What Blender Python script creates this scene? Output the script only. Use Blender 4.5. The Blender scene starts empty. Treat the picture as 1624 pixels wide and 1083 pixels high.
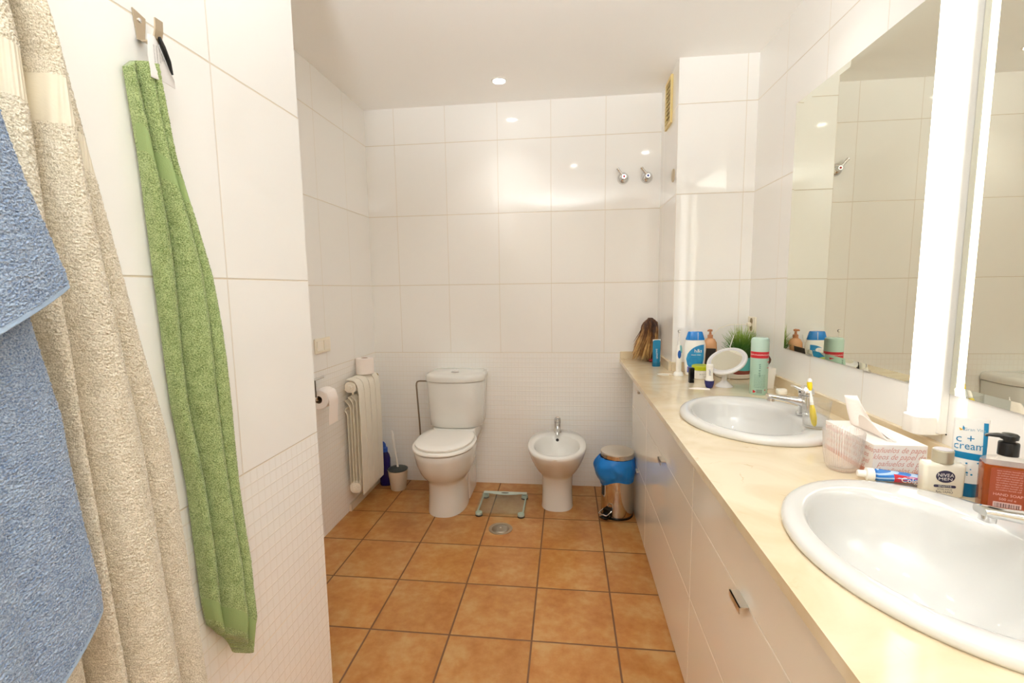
import bpy, bmesh, math, random
from mathutils import Vector, Matrix, noise
from math import sin, cos, pi, sqrt
random.seed(7)
SC = bpy.context.scene
COL = SC.collection

# ------------------------------------------------------------------ camera
CAM_R = (0.99326371, 0.11509915, -0.01339357)
CAM_U = (3.11654036e-04, 0.112931625, 0.993602713)
CAM_F = (-0.11587539, 0.98691369, -0.11213501)
cd = bpy.data.cameras.new('camera')
cam = bpy.data.objects.new('camera', cd); COL.objects.link(cam)
m = Matrix.Identity(4)
for i in range(3):
    m[i][0] = CAM_R[i]; m[i][1] = CAM_U[i]; m[i][2] = -CAM_F[i]
m[0][3], m[1][3], m[2][3] = 0, 0, 1.32004
cam.matrix_world = m
cd.sensor_fit = 'HORIZONTAL'; cd.sensor_width = 36.0
cd.lens = 36.0 * 743.36 / 1624.0
cd.clip_start = 0.02
SC.camera = cam

# ------------------------------------------------------------------ world, view
w = bpy.data.worlds.new('world'); SC.world = w; w.use_nodes = True
w.node_tree.nodes['Background'].inputs[0].default_value = (1.0, 0.98, 0.95, 1)
w.node_tree.nodes['Background'].inputs[1].default_value = 0.3
SC.view_settings.view_transform = 'Standard'
SC.view_settings.look = 'None'
SC.view_settings.gamma = 1
SC.view_settings.use_curve_mapping = False
SC.view_settings.exposure = 0.07
SC.cycles.max_bounces = 16
SC.cycles.diffuse_bounces = 12
SC.cycles.glossy_bounces = 6
SC.cycles.transmission_bounces = 10
SC.cycles.transparent_max_bounces = 24
SC.cycles.caustics_reflective = False
SC.cycles.caustics_refractive = False
SC.cycles.sample_clamp_indirect = 8.0
SC.cycles.use_denoising = True

LAMP_POWER = 3.8      # emission strength of the vertical mirror lamp
SPOT_POWER = 9.0     # watts of each recessed ceiling spot
FLASH_POWER = 400.0   # bounced flash aimed at the ceiling behind the photographer

# room dimensions (metres)
XL, XR, XP, XK = -1.30, 0.961, -0.745, 0.5704
YB, YK, YP, YF = 3.0447, 2.6151, 1.293, -1.3
ZC = 2.475
ZT = 0.861            # worktop surface
XC = 0.338            # worktop front edge

# ------------------------------------------------------------------ helpers
class MB:
    def __init__(s):
        s.v = []; s.f = []; s.mi = []; s.cur = 0
    def add(s, vs, fs):
        o = len(s.v); s.v += [tuple(p) for p in vs]
        for f in fs:
            s.f.append(tuple(i + o for i in f)); s.mi.append(s.cur)
        return s
    def box(s, x0, x1, y0, y1, z0, z1):
        x0, x1 = sorted((x0, x1)); y0, y1 = sorted((y0, y1)); z0, z1 = sorted((z0, z1))
        v = [(x0,y0,z0),(x1,y0,z0),(x1,y1,z0),(x0,y1,z0),(x0,y0,z1),(x1,y0,z1),(x1,y1,z1),(x0,y1,z1)]
        return s.add(v, [(0,3,2,1),(4,5,6,7),(0,1,5,4),(1,2,6,5),(2,3,7,6),(3,0,4,7)])
    def loft(s, rings, cap0=True, cap1=True, closed=True):
        n = len(rings[0]); vs = [p for r in rings for p in r]; fs = []
        for k in range(len(rings) - 1):
            for i in range(n if closed else n - 1):
                j = (i + 1) % n
                fs.append((k*n+i, k*n+j, (k+1)*n+j, (k+1)*n+i))
        if cap0: fs.append(tuple(range(n))[::-1])
        if cap1: fs.append(tuple((len(rings)-1)*n + i for i in range(n)))
        return s.add(vs, fs)
    def lathe(s, prof, n=32, cx=0, cy=0, sx=1, sy=1, cap0=True, cap1=True, rot=0):
        rings = [[(cx + r*sx*cos(2*pi*i/n+rot), cy + r*sy*sin(2*pi*i/n+rot), z) for i in range(n)] for r, z in prof]
        return s.loft(rings, cap0, cap1)
    def tube(s, path, r, n=10, cap=True):
        P = [Vector(p) for p in path]; rings = []
        up = None
        for i, p in enumerate(P):
            t = (P[min(i+1, len(P)-1)] - P[max(i-1, 0)]).normalized()
            if up is None:
                up = Vector((0,0,1)) if abs(t.z) < 0.9 else Vector((1,0,0))
            a = t.cross(up)
            if a.length < 1e-6: a = t.cross(Vector((0.3,1,0.2)))
            a.normalize(); b = a.cross(t).normalized(); up = b
            rr = r[i] if isinstance(r, (list, tuple)) else r
            rings.append([tuple(p + a*rr*cos(2*pi*k/n) + b*rr*sin(2*pi*k/n)) for k in range(n)])
        return s.loft(rings, cap, cap)
    def prism(s, poly, z0, z1):
        return s.loft([[(x, y, z0) for x, y in poly], [(x, y, z1) for x, y in poly]])
    def xf(s, M, start=0):
        for i in range(start, len(s.v)): s.v[i] = tuple(M @ Vector(s.v[i]))
        return s
    def build(s, name, mat, parent=None, smooth=True, angle=35, bevel=0, seg=2, sub=0, loc=None):
        me = bpy.data.meshes.new(name); me.from_pydata(s.v, [], s.f)
        mats = mat if isinstance(mat, (list, tuple)) else [mat]
        for q in mats: me.materials.append(q)
        for p, k in zip(me.polygons, s.mi): p.material_index = k
        bm = bmesh.new(); bm.from_mesh(me); bmesh.ops.recalc_face_normals(bm, faces=bm.faces); bm.to_mesh(me); bm.free()
        if smooth:
            for p in me.polygons: p.use_smooth = True
            if not bevel: me.set_sharp_from_angle(angle=math.radians(angle))
        o = bpy.data.objects.new(name, me); COL.objects.link(o)
        if parent: o.parent = parent
        if loc: o.location = loc
        if bevel:
            b = o.modifiers.new('bevel', 'BEVEL'); b.width = bevel; b.segments = seg; b.limit_method = 'ANGLE'
            b.angle_limit = math.radians(40); b.harden_normals = True
        if sub:
            b = o.modifiers.new('subsurf', 'SUBSURF'); b.levels = sub; b.render_levels = sub
        return o

def se_ring(cx, cy, z, rx, ry, n=48, p=2.0, ryb=None):
    """superellipse ring; ry towards -y (front), ryb towards +y (back)"""
    out = []
    for i in range(n):
        a = 2*pi*i/n; c, q = cos(a), sin(a)
        r = (abs(c)**p + abs(q)**p) ** (-1.0/p)
        yy = r*q*(ry if q < 0 or ryb is None else ryb)
        out.append((cx + r*c*rx, cy + yy, z))
    return out

def rrect(w, d, r, n=6, cx=0, cy=0):
    out = []
    for qx, qy, a0 in ((1,1,0),(-1,1,pi/2),(-1,-1,pi),(1,-1,3*pi/2)):
        for k in range(n+1):
            a = a0 + pi/2*k/n
            out.append((cx + qx*(w/2-r) + r*cos(a), cy + qy*(d/2-r) + r*sin(a)))
    return out

def thing(name, label, cat, loc=(0,0,0), rz=0, group=None):
    o = bpy.data.objects.new(name, None); COL.objects.link(o)
    o.location = loc; o.rotation_euler = (0,0,rz); o.empty_display_size = 0.05
    o['label'] = label; o['category'] = cat
    if group: o['group'] = group
    return o
def tag(o, label, cat, group=None):
    o['label'] = label; o['category'] = cat
    if group: o['group'] = group
    return o
def struct(o):
    o['kind'] = 'structure'; return o

def text_into(mb, s, size, fn, align='CENTER', thick=0.0002):
    """lettering; fn maps flat (x, y) of the text plane to a point on the surface, h lifts it off"""
    cu = bpy.data.curves.new('t', 'FONT'); cu.body = s; cu.size = size
    cu.align_x = align; cu.align_y = 'CENTER'; cu.resolution_u = 2
    ob = bpy.data.objects.new('t', cu)
    me = bpy.data.meshes.new_from_object(ob)
    vs = [fn(v.co.x, v.co.y) for v in me.vertices]
    fs = [tuple(p.vertices) for p in me.polygons]
    mb.add(vs, fs)
    bpy.data.objects.remove(ob); bpy.data.curves.remove(cu); bpy.data.meshes.remove(me)

# ------------------------------------------------------------------ materials
def srgb(r, g, b):
    f = lambda c: ((c/255+0.055)/1.055)**2.4 if c/255 > 0.04045 else c/255/12.92
    return (f(r), f(g), f(b), 1)
MATS = {}
def mat(name, col, rough=0.4, metal=0.0, trans=0.0, ior=1.45, emit=None, es=0, coat=0, spec=0.5, alpha=1, sss=0, bump=None):
    if name in MATS: return MATS[name]
    M = bpy.data.materials.new(name); M.use_nodes = True
    nt = M.node_tree; b = nt.nodes['Principled BSDF']
    b.inputs['Base Color'].default_value = srgb(*col)
    b.inputs['Roughness'].default_value = rough; b.inputs['Metallic'].default_value = metal
    b.inputs['IOR'].default_value = ior; b.inputs['Transmission Weight'].default_value = trans
    b.inputs['Coat Weight'].default_value = coat; b.inputs['Coat Roughness'].default_value = 0.05
    b.inputs['Specular IOR Level'].default_value = spec; b.inputs['Alpha'].default_value = alpha
    if sss:
        b.inputs['Subsurface Weight'].default_value = sss; b.inputs['Subsurface Scale'].default_value = 0.01
    if emit:
        b.inputs['Emission Color'].default_value = (*emit, 1); b.inputs['Emission Strength'].default_value = es
    if bump:
        tc = nt.nodes.new('ShaderNodeTexCoord'); nz = nt.nodes.new('ShaderNodeTexNoise')
        nz.inputs['Scale'].default_value = bump[0]; nz.inputs['Detail'].default_value = 3
        bp = nt.nodes.new('ShaderNodeBump'); bp.inputs['Strength'].default_value = bump[1]; bp.inputs['Distance'].default_value = bump[2]
        nt.links.new(tc.outputs['Object'], nz.inputs['Vector']); nt.links.new(nz.outputs[0], bp.inputs['Height'])
        nt.links.new(bp.outputs[0], b.inputs['Normal'])
    MATS[name] = M; return M

class NT:
    def __init__(s, name):
        s.M = bpy.data.materials.new(name); s.M.use_nodes = True; s.nt = s.M.node_tree
        s.b = s.nt.nodes['Principled BSDF']
    def n(s, t, **k):
        q = s.nt.nodes.new(t)
        for a, v in k.items(): setattr(q, a, v)
        return q
    def math(s, op, a, b=None, clamp=False):
        q = s.n('ShaderNodeMath', operation=op, use_clamp=clamp)
        for i, v in enumerate((a, b)):
            if v is None: continue
            if isinstance(v, (int, float)): q.inputs[i].default_value = v
            else: s.nt.links.new(v, q.inputs[i])
        return q.outputs[0]
    def link(s, a, b): s.nt.links.new(a, b)
    def mix(s, fac, a, b):
        q = s.n('ShaderNodeMix', data_type='RGBA')
        if isinstance(fac, (int, float)): q.inputs[0].default_value = fac
        else: s.link(fac, q.inputs[0])
        for v, i in ((a, 6), (b, 7)):
            if isinstance(v, tuple): q.inputs[i].default_value = v
            else: s.link(v, q.inputs[i])
        return q.outputs[2]
    def joint(s, c, off, size, half):
        """1 on the joint lines of period size, 0 elsewhere"""
        t = s.math('FRACT', s.math('DIVIDE', s.math('SUBTRACT', c, off - 50*size), size))
        d = s.math('MULTIPLY', s.math('SUBTRACT', 0.5, s.math('ABSOLUTE', s.math('SUBTRACT', t, 0.5))), size)
        q = s.n('ShaderNodeMapRange'); q.inputs['From Min'].default_value = half; q.inputs['From Max'].default_value = half*1.9
        q.inputs['To Min'].default_value = 1; q.inputs['To Max'].default_value = 0
        s.link(d, q.inputs['Value']); return q.outputs[0]

WALL_COL = (243, 242, 239)
def wall_tile(name, axis, u0, relief=True):
    """large glossy white wall tiles 33.6 x 45 cm; below 90 cm a fine square relief"""
    T = NT(name)
    g = T.n('ShaderNodeNewGeometry'); sp = T.n('ShaderNodeSeparateXYZ'); T.link(g.outputs['Position'], sp.inputs[0])
    u = sp.outputs[axis]; z = sp.outputs[2]
    jv = T.math('MULTIPLY', T.joint(u, u0, 0.3361, 0.0012), 0.6); jh = T.joint(z, 0.0, 0.45, 0.0012)
    low = T.math('LESS_THAN', z, 0.8995)
    high = T.math('SUBTRACT', 1.0, low)
    big = T.math('MAXIMUM', T.math('MULTIPLY', jv, high), jh)
    ru = T.joint(u, u0, 0.3361/14, 0.0011); rz_ = T.joint(z, 0.0, 0.45/14, 0.0013)
    sm = T.math('MULTIPLY', T.math('MAXIMUM', T.math('MULTIPLY', ru, 0.6), rz_), low)
    # faint cushion unevenness of the glaze
    nz = T.n('ShaderNodeTexNoise'); nz.inputs['Scale'].default_value = 3.0; nz.inputs['Detail'].default_value = 1
    T.link(g.outputs['Position'], nz.inputs['Vector'])
    fac = T.math('MULTIPLY', big, T.math('ADD', 0.45, T.math('MULTIPLY', high, 0.4)))
    c1 = T.mix(fac, srgb(*WALL_COL), srgb(208, 194, 170))
    c2 = T.mix(T.math('MULTIPLY', sm, 0.22), c1, srgb(225, 212, 190))
    T.link(c2, T.b.inputs['Base Color'])
    T.b.inputs['Roughness'].default_value = 0.06; T.b.inputs['IOR'].default_value = 1.56
    rg = T.math('ADD', T.math('MULTIPLY', low, 0.16), T.math('ADD', 0.06, T.math('MULTIPLY', big, 0.4)))
    T.link(rg, T.b.inputs['Roughness'])
    hgt = T.math('SUBTRACT', T.math('ADD', T.math('MULTIPLY', sm, 0.6 if relief else 0.0), T.math('MULTIPLY', nz.outputs[0], 0.5)), big)
    bp = T.n('ShaderNodeBump'); bp.inputs['Strength'].default_value = 0.6; bp.inputs['Distance'].default_value = 0.0012
    T.link(hgt, bp.inputs['Height']); T.link(bp.outputs[0], T.b.inputs['Normal'])
    return T.M

def floor_tile():
    T = NT('terracotta_floor_tiles')
    g = T.n('ShaderNodeNewGeometry'); sp = T.n('ShaderNodeSeparateXYZ'); T.link(g.outputs['Position'], sp.inputs[0])
    F = 0.3169
    jx = T.joint(sp.outputs[0], -1.0823, F, 0.0024); jy = T.joint(sp.outputs[1], YB-0.1527, F, 0.0024)
    j = T.math('MAXIMUM', jx, jy)
    # each tile has its own piece of mottling
    fx = T.math('FLOOR', T.math('DIVIDE', T.math('SUBTRACT', sp.outputs[0], -1.0823), F))
    fy = T.math('FLOOR', T.math('DIVIDE', T.math('SUBTRACT', sp.outputs[1], YB-0.1527), F))
    off = T.math('ADD', T.math('MULTIPLY', fx, 3.7), T.math('MULTIPLY', fy, 7.3))
    cb = T.n('ShaderNodeCombineXYZ'); T.link(sp.outputs[0], cb.inputs[0]); T.link(sp.outputs[1], cb.inputs[1]); T.link(off, cb.inputs[2])
    n1 = T.n('ShaderNodeTexNoise'); n1.inputs['Scale'].default_value = 7; n1.inputs['Detail'].default_value = 5; n1.inputs['Roughness'].default_value = 0.6
    n2 = T.n('ShaderNodeTexNoise'); n2.inputs['Scale'].default_value = 28; n2.inputs['Detail'].default_value = 4
    T.link(cb.outputs[0], n1.inputs['Vector']); T.link(cb.outputs[0], n2.inputs['Vector'])
    r = T.n('ShaderNodeValToRGB'); e = r.color_ramp.elements
    e[0].position = 0.34; e[0].color = srgb(194, 124, 56); e[1].position = 0.66; e[1].color = srgb(222, 172, 108)
    q = e.new(0.5); q.color = srgb(210, 146, 76)
    s_ = T.math('ADD', T.math('MULTIPLY', n1.outputs[0], 0.75), T.math('MULTIPLY', n2.outputs[0], 0.25))
    T.link(s_, r.inputs[0])
    wn = T.n('ShaderNodeTexWhiteNoise', noise_dimensions='1D'); T.link(off, wn.inputs['W'])
    hs = T.n('ShaderNodeHueSaturation'); T.link(r.outputs[0], hs.inputs['Color'])
    T.link(T.math('ADD', 0.66, T.math('MULTIPLY', wn.outputs[0], 0.08)), hs.inputs['Value'])
    c = T.mix(j, hs.outputs[0], srgb(112, 78, 54))
    T.link(c, T.b.inputs['Base Color'])
    T.link(T.math('ADD', 0.30, T.math('MULTIPLY', j, 0.5)), T.b.inputs['Roughness'])
    bp = T.n('ShaderNodeBump'); bp.inputs['Strength'].default_value = 0.5; bp.inputs['Distance'].default_value = 0.002
    T.link(T.math('SUBTRACT', T.math('MULTIPLY', n2.outputs[0], 0.15), j), bp.inputs['Height']); T.link(bp.outputs[0], T.b.inputs['Normal'])
    return T.M

def marble():
    T = NT('cream_marble')
    g = T.n('ShaderNodeNewGeometry')
    n1 = T.n('ShaderNodeTexNoise'); n1.inputs['Scale'].default_value = 5; n1.inputs['Detail'].default_value = 7; n1.inputs['Distortion'].default_value = 1.2
    T.link(g.outputs['Position'], n1.inputs['Vector'])
    v = T.n('ShaderNodeTexVoronoi', feature='DISTANCE_TO_EDGE'); v.inputs['Scale'].default_value = 5.5
    wv = T.n('ShaderNodeVectorMath', operation='ADD')
    n3 = T.n('ShaderNodeTexNoise'); n3.inputs['Scale'].default_value = 6; n3.inputs['Detail'].default_value = 5
    T.link(g.outputs['Position'], n3.inputs['Vector'])
    sc = T.n('ShaderNodeVectorMath', operation='SCALE'); sc.inputs['Scale'].default_value = 0.35
    T.link(n3.outputs[1], sc.inputs[0]); T.link(g.outputs['Position'], wv.inputs[0]); T.link(sc.outputs[0], wv.inputs[1])
    T.link(wv.outputs[0], v.inputs['Vector'])
    vein = T.n('ShaderNodeMapRange'); vein.inputs['From Min'].default_value = 0.0; vein.inputs['From Max'].default_value = 0.022
    vein.inputs['To Min'].default_value = 1; vein.inputs['To Max'].default_value = 0
    T.link(v.outputs['Distance'], vein.inputs['Value'])
    n4 = T.n('ShaderNodeTexNoise'); n4.inputs['Scale'].default_value = 9; T.link(g.outputs['Position'], n4.inputs['Vector'])
    gate = T.n('ShaderNodeMapRange'); gate.inputs['From Min'].default_value = 0.52; gate.inputs['From Max'].default_value = 0.66
    T.link(n4.outputs[0], gate.inputs['Value'])
    r = T.n('ShaderNodeValToRGB'); e = r.color_ramp.elements
    e[0].position = 0.35; e[0].color = srgb(210, 191, 158); e[1].position = 0.65; e[1].color = srgb(222, 208, 180)
    T.link(n1.outputs[0], r.inputs[0])
    c = T.mix(T.math('MULTIPLY', T.math('MULTIPLY', vein.outputs[0], gate.outputs[0]), 0.5), r.outputs[0], srgb(186, 152, 104))
    T.link(c, T.b.inputs['Base Color']); T.b.inputs['Roughness'].default_value = 0.12
    return T.M

def terry(name, c0, c1, scale=520):
    """looped towelling"""
    T = NT(name)
    g = T.n('ShaderNodeNewGeometry')
    n1 = T.n('ShaderNodeTexNoise'); n1.inputs['Scale'].default_value = scale; n1.inputs['Detail'].default_value = 2
    n2 = T.n('ShaderNodeTexNoise'); n2.inputs['Scale'].default_value = 60; n2.inputs['Detail'].default_value = 3
    T.link(g.outputs['Position'], n1.inputs['Vector']); T.link(g.outputs['Position'], n2.inputs['Vector'])
    s_ = T.math('ADD', T.math('MULTIPLY', n1.outputs[0], 0.78), T.math('MULTIPLY', n2.outputs[0], 0.22))
    r = T.n('ShaderNodeValToRGB'); e = r.color_ramp.elements
    e[0].position = 0.36; e[0].color = srgb(*c0); e[1].position = 0.62; e[1].color = srgb(*c1)
    T.link(s_, r.inputs[0]); T.link(r.outputs[0], T.b.inputs['Base Color'])
    T.b.inputs['Roughness'].default_value = 0.95; T.b.inputs['Specular IOR Level'].default_value = 0.1
    T.b.inputs['Sheen Weight'].default_value = 0.35; T.b.inputs['Sheen Roughness'].default_value = 0.5
    bp = T.n('ShaderNodeBump'); bp.inputs['Strength'].default_value = 0.7; bp.inputs['Distance'].default_value = 0.002
    T.link(n1.outputs[0], bp.inputs['Height']); T.link(bp.outputs[0], T.b.inputs['Normal'])
    return T.M

m_ceil = mat('ceiling_paint', (247, 246, 243), 0.8, bump=(60, 0.15, 0.001))
m_porc = mat('white_porcelain', (222, 221, 216), 0.06, coat=0.3)
m_basin = mat('basin_porcelain', (211, 210, 206), 0.06, coat=0.3)
m_seat = mat('white_seat_plastic', (240, 237, 231), 0.12)
m_chrome = mat('chrome', (225, 225, 225), 0.08, 1)
m_steel = mat('brushed_steel', (226, 220, 210), 0.32, 1)
m_bin = mat('polished_steel', (214, 202, 188), 0.1, 1)
m_mirror = mat('mirror_glass', (238, 238, 224), 0.0, 1)
m_white = mat('white_plastic', (240, 238, 232), 0.3)
m_lacq = mat('white_lacquer', (240, 235, 222), 0.05, ior=1.65, coat=0.3)
m_rad = mat('radiator_enamel', (238, 232, 218), 0.3)
m_dark = mat('dark_plastic', (28, 26, 26), 0.35)
m_black = mat('black_plastic', (14, 13, 13), 0.25)
m_grey = mat('grey_plastic', (66, 68, 66), 0.4)
m_brass = mat('brass', (205, 180, 120), 0.25, 1)
m_rubber = mat('dark_rubber', (60, 55, 50), 0.6)  # dark rubber tone of the scale feet and the lamp screw
def thin_glass(name, tint, rough=0.02, haze=0.0, ribs=0, edge=0.35):
    M = bpy.data.materials.new(name); M.use_nodes = True; nt = M.node_tree; nt.nodes.remove(nt.nodes['Principled BSDF'])
    tr = nt.nodes.new('ShaderNodeBsdfTransparent'); tr.inputs[0].default_value = (*tint, 1)
    gl = nt.nodes.new('ShaderNodeBsdfGlossy'); gl.inputs['Roughness'].default_value = rough
    lw = nt.nodes.new('ShaderNodeLayerWeight'); lw.inputs[0].default_value = 0.5
    pw = nt.nodes.new('ShaderNodeMath'); pw.operation = 'POWER'; nt.links.new(lw.outputs['Facing'], pw.inputs[0]); pw.inputs[1].default_value = 4.0
    ml = nt.nodes.new('ShaderNodeMath'); ml.operation = 'MULTIPLY_ADD'; nt.links.new(pw.outputs[0], ml.inputs[0]); ml.inputs[1].default_value = edge; ml.inputs[2].default_value = 0.035
    mx = nt.nodes.new('ShaderNodeMixShader'); nt.links.new(ml.outputs[0], mx.inputs[0])
    src = tr.outputs[0]
    if haze:
        df = nt.nodes.new('ShaderNodeBsdfDiffuse'); df.inputs[0].default_value = (*[min(1, c*0.97) for c in tint], 1)
        m2 = nt.nodes.new('ShaderNodeMixShader'); m2.inputs[0].default_value = haze
        if ribs:      # haze stripes along the ribs, standing in for light they would catch
            tc = nt.nodes.new('ShaderNodeTexCoord'); sp = nt.nodes.new('ShaderNodeSeparateXYZ'); nt.links.new(tc.outputs['Object'], sp.inputs[0])
            at = nt.nodes.new('ShaderNodeMath'); at.operation = 'ARCTAN2'; nt.links.new(sp.outputs[1], at.inputs[0]); nt.links.new(sp.outputs[0], at.inputs[1])
            ml2 = nt.nodes.new('ShaderNodeMath'); ml2.operation = 'MULTIPLY'; nt.links.new(at.outputs[0], ml2.inputs[0]); ml2.inputs[1].default_value = ribs
            sn = nt.nodes.new('ShaderNodeMath'); sn.operation = 'SINE'; nt.links.new(ml2.outputs[0], sn.inputs[0])
            ma = nt.nodes.new('ShaderNodeMath'); ma.operation = 'MULTIPLY_ADD'; nt.links.new(sn.outputs[0], ma.inputs[0]); ma.inputs[1].default_value = haze*0.85; ma.inputs[2].default_value = haze
            nt.links.new(ma.outputs[0], m2.inputs[0])
        nt.links.new(tr.outputs[0], m2.inputs[1]); nt.links.new(df.outputs[0], m2.inputs[2]); src = m2.outputs[0]
    nt.links.new(src, mx.inputs[1]); nt.links.new(gl.outputs[0], mx.inputs[2])
    nt.links.new(mx.outputs[0], nt.nodes['Material Output'].inputs[0]); MATS[name] = M; return M
m_glass = thin_glass('clear_glass', (0.955, 0.955, 0.95), 0.01, 0.03, edge=0.8)
m_marble = marble()
m_paper = mat('white_paper', (246, 238, 232), 0.9, bump=(200, 0.3, 0.001))
m_blue = mat('blue_label', (20, 130, 200), 0.3)
m_dkblue = mat('dark_blue_plastic', (40, 40, 100), 0.25)
m_red = mat('red_print', (196, 36, 48), 0.4)

m_wb = wall_tile('wall_tiles_back', 0, -1.1059)
m_wk = wall_tile('wall_tiles_column_front', 0, XK)
m_wl = wall_tile('wall_tiles_side', 1, 2.735)
m_wr = wall_tile('wall_tiles_right', 1, 2.302)
m_wks = wall_tile('wall_tiles_column_side', 1, YK)
m_wp = wall_tile('wall_tiles_partition', 1, YP - 0.3272)

# ------------------------------------------------------------------ room shell
def slab(name, x0, x1, y0, y1, z0, z1, m):
    return struct(MB().box(x0, x1, y0, y1, z0, z1).build(name, m, smooth=False))
floor = slab('floor', XL-0.1, XR+0.1, YF-0.1, YB+0.1, -0.1, 0, floor_tile())
ceiling = slab('ceiling', XL-0.1, XR+0.1, YF-0.1, YB+0.1, ZC, ZC+0.1, m_ceil)
slab('wall_back', XL-0.1, XR+0.1, YB, YB+0.1, 0, ZC, m_wb)
slab('wall_left', XL-0.1, XL, YP, YB, 0, ZC, m_wl)
slab('wall_right', XR, XR+0.1, YF-0.1, YB, 0, ZC, m_wr)
slab('wall_front', XP, XR, YF-0.1, YF, 0, ZC, mat('front_wall_paint', (236, 228, 216), 0.7))
mb = MB(); mb.box(XL-0.1, XP, YF-0.1, YP, 0, ZC)          # partition block carrying the towels
mb.mi = [0]*6; mb.mi[4] = 1                                 # its end face towards the toilet
struct(mb.build('wall_partition', [m_wp, m_wb], smooth=False))
mb = MB(); mb.box(XK, XR, YK, YB, 0, ZC); mb.mi = [0]*6; mb.mi[5] = 1
struct(mb.build('wall_column', [m_wk, m_wks], smooth=False))
slab('baseboard_left', XL, XL+0.014, 2.56, YB, 0, 0.045, mat('skirting', (226, 216, 196), 0.3))

# ------------------------------------------------------------------ recessed ceiling spots
m_bulb = mat('lamp_glow', (255, 250, 240), 0.5, emit=(1.0, 0.97, 0.92), es=40)
def spot(x, y, label):
    t = thing('ceiling_spotlight', label, 'ceiling light', (x, y, ZC), group='recessed ceiling spotlights')
    r = MB().lathe([(0.044, 0), (0.044, -0.003), (0.036, -0.005), (0.033, -0.001), (0.033, 0)], 32, cap0=False, cap1=False)
    r.build('trim_ring', m_white, t)
    MB().lathe([(0.0325, -0.0005), (0.0325, -0.002), (0.02, -0.004), (0.006, -0.005)], 24).build('bulb', m_bulb, t)
    ld = bpy.data.lights.new('spot_light', 'SPOT'); ld.energy = SPOT_POWER; ld.color = (1.0, 0.97, 0.92)
    ld.spot_size = math.radians(105); ld.spot_blend = 1.0; ld.shadow_soft_size = 0.04
    lo = bpy.data.objects.new('spot_light', ld); COL.objects.link(lo); lo.parent = t; lo.location = (0, 0, -0.03)
    return t
spot(-0.375, 2.74, 'small round recessed ceiling spotlight above the toilet')
spot(0.68, 1.77, 'round recessed ceiling spotlight above the far end of the big mirror')
spot(0.07, 1.44, 'round recessed ceiling spotlight over the middle of the floor')
spot(0.57, 0.81, 'round recessed ceiling spotlight above the near washbasin')
spot(-0.2, 0.1, 'round recessed ceiling spotlight over the photographer')

# flash unit on a light stand behind the photographer, head tilted up at the ceiling
t = thing('flash_stand', 'black light stand with a flash head aimed at the ceiling behind the photographer', 'light stand', (-0.06, -0.85, 0))
MB().lathe([(0.011, 0.25), (0.011, 1.40)], 16).build('pole', mat('stand_black', (24, 24, 24), 0.4), t)
for k_ in range(3):
    a = k_*2*pi/3 + 0.3
    MB().tube([(0.012*cos(a), 0.012*sin(a), 0.62), (0.14*cos(a), 0.14*sin(a), 0.22), (0.26*cos(a), 0.26*sin(a), 0.008)], 0.008, 8).build('leg', mat('stand_black', (24, 24, 24), 0.4), t)
MB().box(-0.035, 0.035, -0.03, 0.03, 1.4005, 1.49).build('flash_body', m_black, t, bevel=0.004)
MB().loft([[(x, y, z) for x, y in rrect(w_, d_, 0.006, 4)] for z, w_, d_ in ((1.4905, 0.06, 0.045), (1.56, 0.075, 0.052), (1.575, 0.078, 0.055))], True, False).build('flash_head', m_black, t)
MB().box(-0.034, 0.034, -0.022, 0.026, 1.571, 1.5745).build('flash_window', mat('flash_glow', (255, 255, 255), 0.3, emit=(1, 1, 1), es=30), t)
MB().box(-0.022, 0.022, 0.0285, 0.031, 1.577, 1.597).build('glowing_bounce_card', mat('glowing_bounce_card', (255, 255, 255), 0.4, emit=(1, 1, 1), es=14), t)  # card's glow is its own emission, in place of flash light caught by it
ld = bpy.data.lights.new('flash_light', 'SPOT'); ld.energy = FLASH_POWER; ld.color = (0.90, 0.955, 1.0)
ld.spot_size = math.radians(95); ld.spot_blend = 0.8; ld.shadow_soft_size = 0.10
lo = bpy.data.objects.new('flash_light', ld); COL.objects.link(lo); lo.parent = t; lo.location = (0, 0, 1.60); lo.rotation_euler = (math.radians(137), 0, 0)

# ------------------------------------------------------------------ vertical mirror lamp
LX, LY = 0.923, 1.317
t = thing('mirror_lamp', 'tall bright vertical tube lamp on the wall between the two mirrors', 'wall light', (XR, LY, 0.93))
def L(x, y, z): return (x - XR, y - LY, z - 0.93)
mb = MB(); mb.box(-0.021, 0, 1.2775-LY, 1.352-LY, 0.005, 1.15); mb.build('back_plate', m_white, t, bevel=0.004)
mb = MB(); ring = lambda r, z: [(LX-XR + r*1.0*cos(a), r*sin(a), z) for a in [2*pi*k/32 for k in range(32)]]
mb.loft([ring(0.027, 0.048), ring(0.027, 1.125)]); 
mb.build('diffuser', mat('lamp_diffuser', (255, 252, 245), 0.4, emit=(1.0, 0.97, 0.91), es=LAMP_POWER), t)
for z0, z1 in ((0.0, 0.048), (1.125, 1.165)):
    pr = rrect(0.068, 0.062, 0.018, 5, -0.034, 0.0)
    MB().prism(pr, z0, z1).build('end_cap', m_white, t, bevel=0.003)
mb = MB(); mb.tube([(-0.012, -0.052, 0.01), (-0.012, -0.053, 0.01)], 0.002, 8); mb.build('screw', m_rubber, t)

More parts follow.
